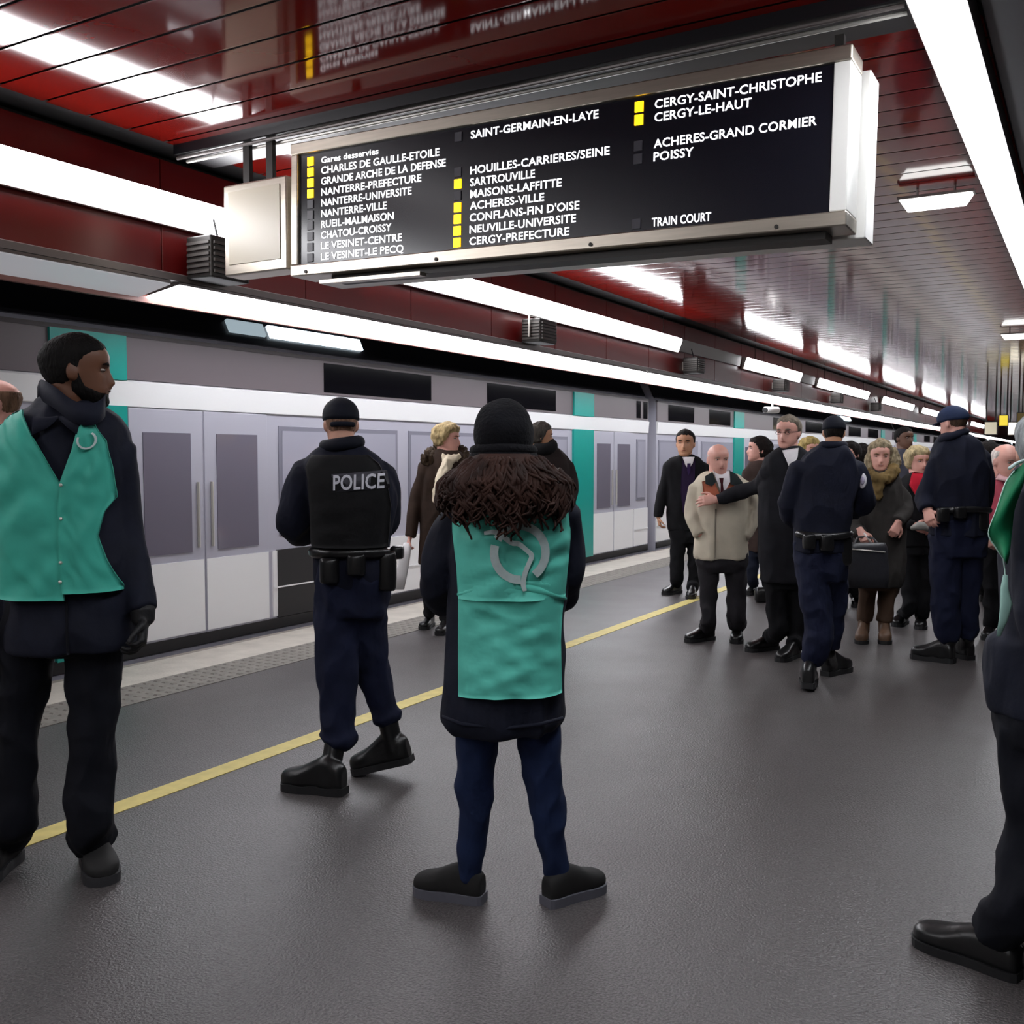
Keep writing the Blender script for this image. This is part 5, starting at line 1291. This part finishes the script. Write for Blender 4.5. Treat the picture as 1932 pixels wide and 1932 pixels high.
for j, e in ((0, 2),):
    mb = MB(); mb.tube([p.P(q[2], q[3], -.105) for q in RR] + [p.P(1896, 1075, -.12), p.P(1897, 1110, -.12)], .0018, 6); mesh_ob('vest_piping', mb.v, mb.f, C_piping, ve)
mb = MB(); mb.add(*loft([(p.P(1897, 1085, -.14), RH * .006, FH * .004, 2.2), (p.P(1895, 1110, -.15), RH * .01, FH * .005, 2.2), (p.P(1899, 1140, -.16), RH * .016, FH * .005, 2.2), (p.P(1893, 1170, -.16), RH * .012, FH * .005, 2.2), (p.P(1884, 1200, -.16), RH * .005, FH * .004, 2.2)], 12)); mesh_ob('vest_tie', mb.v, mb.f, mat('teal_tie', '8fb5ab', .6), ve)
mb = MB(); mb.tube([p.P(1904, 884, -.12), p.P(1918, 874, -.11), p.P(1940, 866, -.09)], .0045, 8); p.obj('shirt_collar', (mb.v, mb.f), mat('pale_teal_collar', 'cfe6e4', .6))
vb = panel(T, [(1935, 880), (1915, 930), (1912, 1000), (1910, 1060)], [(2020, 880), (2050, 930), (2060, 1000), (2060, 1060)], 880, 1060, .02, .008, 14, 18)
p.obj('vest', vb, C_grn)
aL = p.shoe((1925, 1848), (1800, 1800), length=.305, w=.115, chunky=.026); aR = p.shoe((2080, 1880), (2020, 1860), length=.3, w=.11)
p.trousers(C_navyd, [(1270, 1890, 2065, .14), (1340, 1890, 2062, .15), (1400, 1895, 2060, .13)], [[(1945, 1370, 0, .085), (1945, 1450, 0, .076), (1944, 1530, 0, .07), (1936, 1620, 0, .068), (1927, 1700, -.02, .070)], [(2020, 1370, 0, .088), (2022, 1500, 0, .075), (2022, 1640, -.05, .066), (2020, 1740, -.1, .066)]], [(aL + ZV * .02, .066), (aR + ZV * .02, .062)], wrinkle=.011, vox=.008)
p.finish()

# ---- balding head at the left frame edge
p = Person('person balding, half out of frame behind the person in teal vest at left', (-20, 1480), D=4.95)
T = p.trunk([(800, -38, 30, .08), (818, -80, 60, .11), (850, -100, 74, .13), (930, -100, 70, .15), (1050, -98, 68, .15), (1120, -98, 66, .15)])
p.head(-6, 716, 806, yaw=-70, skin='pink', neck=(-6, 812, 0), brow='8a6a50'); p.hair(HM('thin_brown', '6e5644'), hair_bald(.45, .2, .75), .012, .01)
p.jacket(C_char, [[(-92, 860, 0, .075), (-104, 940, 0, .066), (-100, 1040, -.05, .055)], [(62, 860, 0, .07), (66, 940, .02, .062), (62, 1040, 0, .055)]])
p.hand(-100, 1040, -.05, -100, 1090, -.08, nrm=-RH); p.hand(62, 1040, 0, 60, 1085, -.02, nrm=RH)
aL = p.shoe((-50, 1425), (-56, 1445)); aR = p.shoe((20, 1425), (22, 1445))
p.trousers(C_blk, [(1080, -92, 58, .14), (1140, -90, 56, .13)], [[(-55, 1130, 0, .1), (-54, 1250, 0, .08), (-52, 1350, 0, .07)], [(20, 1130, 0, .1), (20, 1250, 0, .08), (20, 1350, 0, .07)]], [(aL, .06), (aR, .06)])
p.finish()
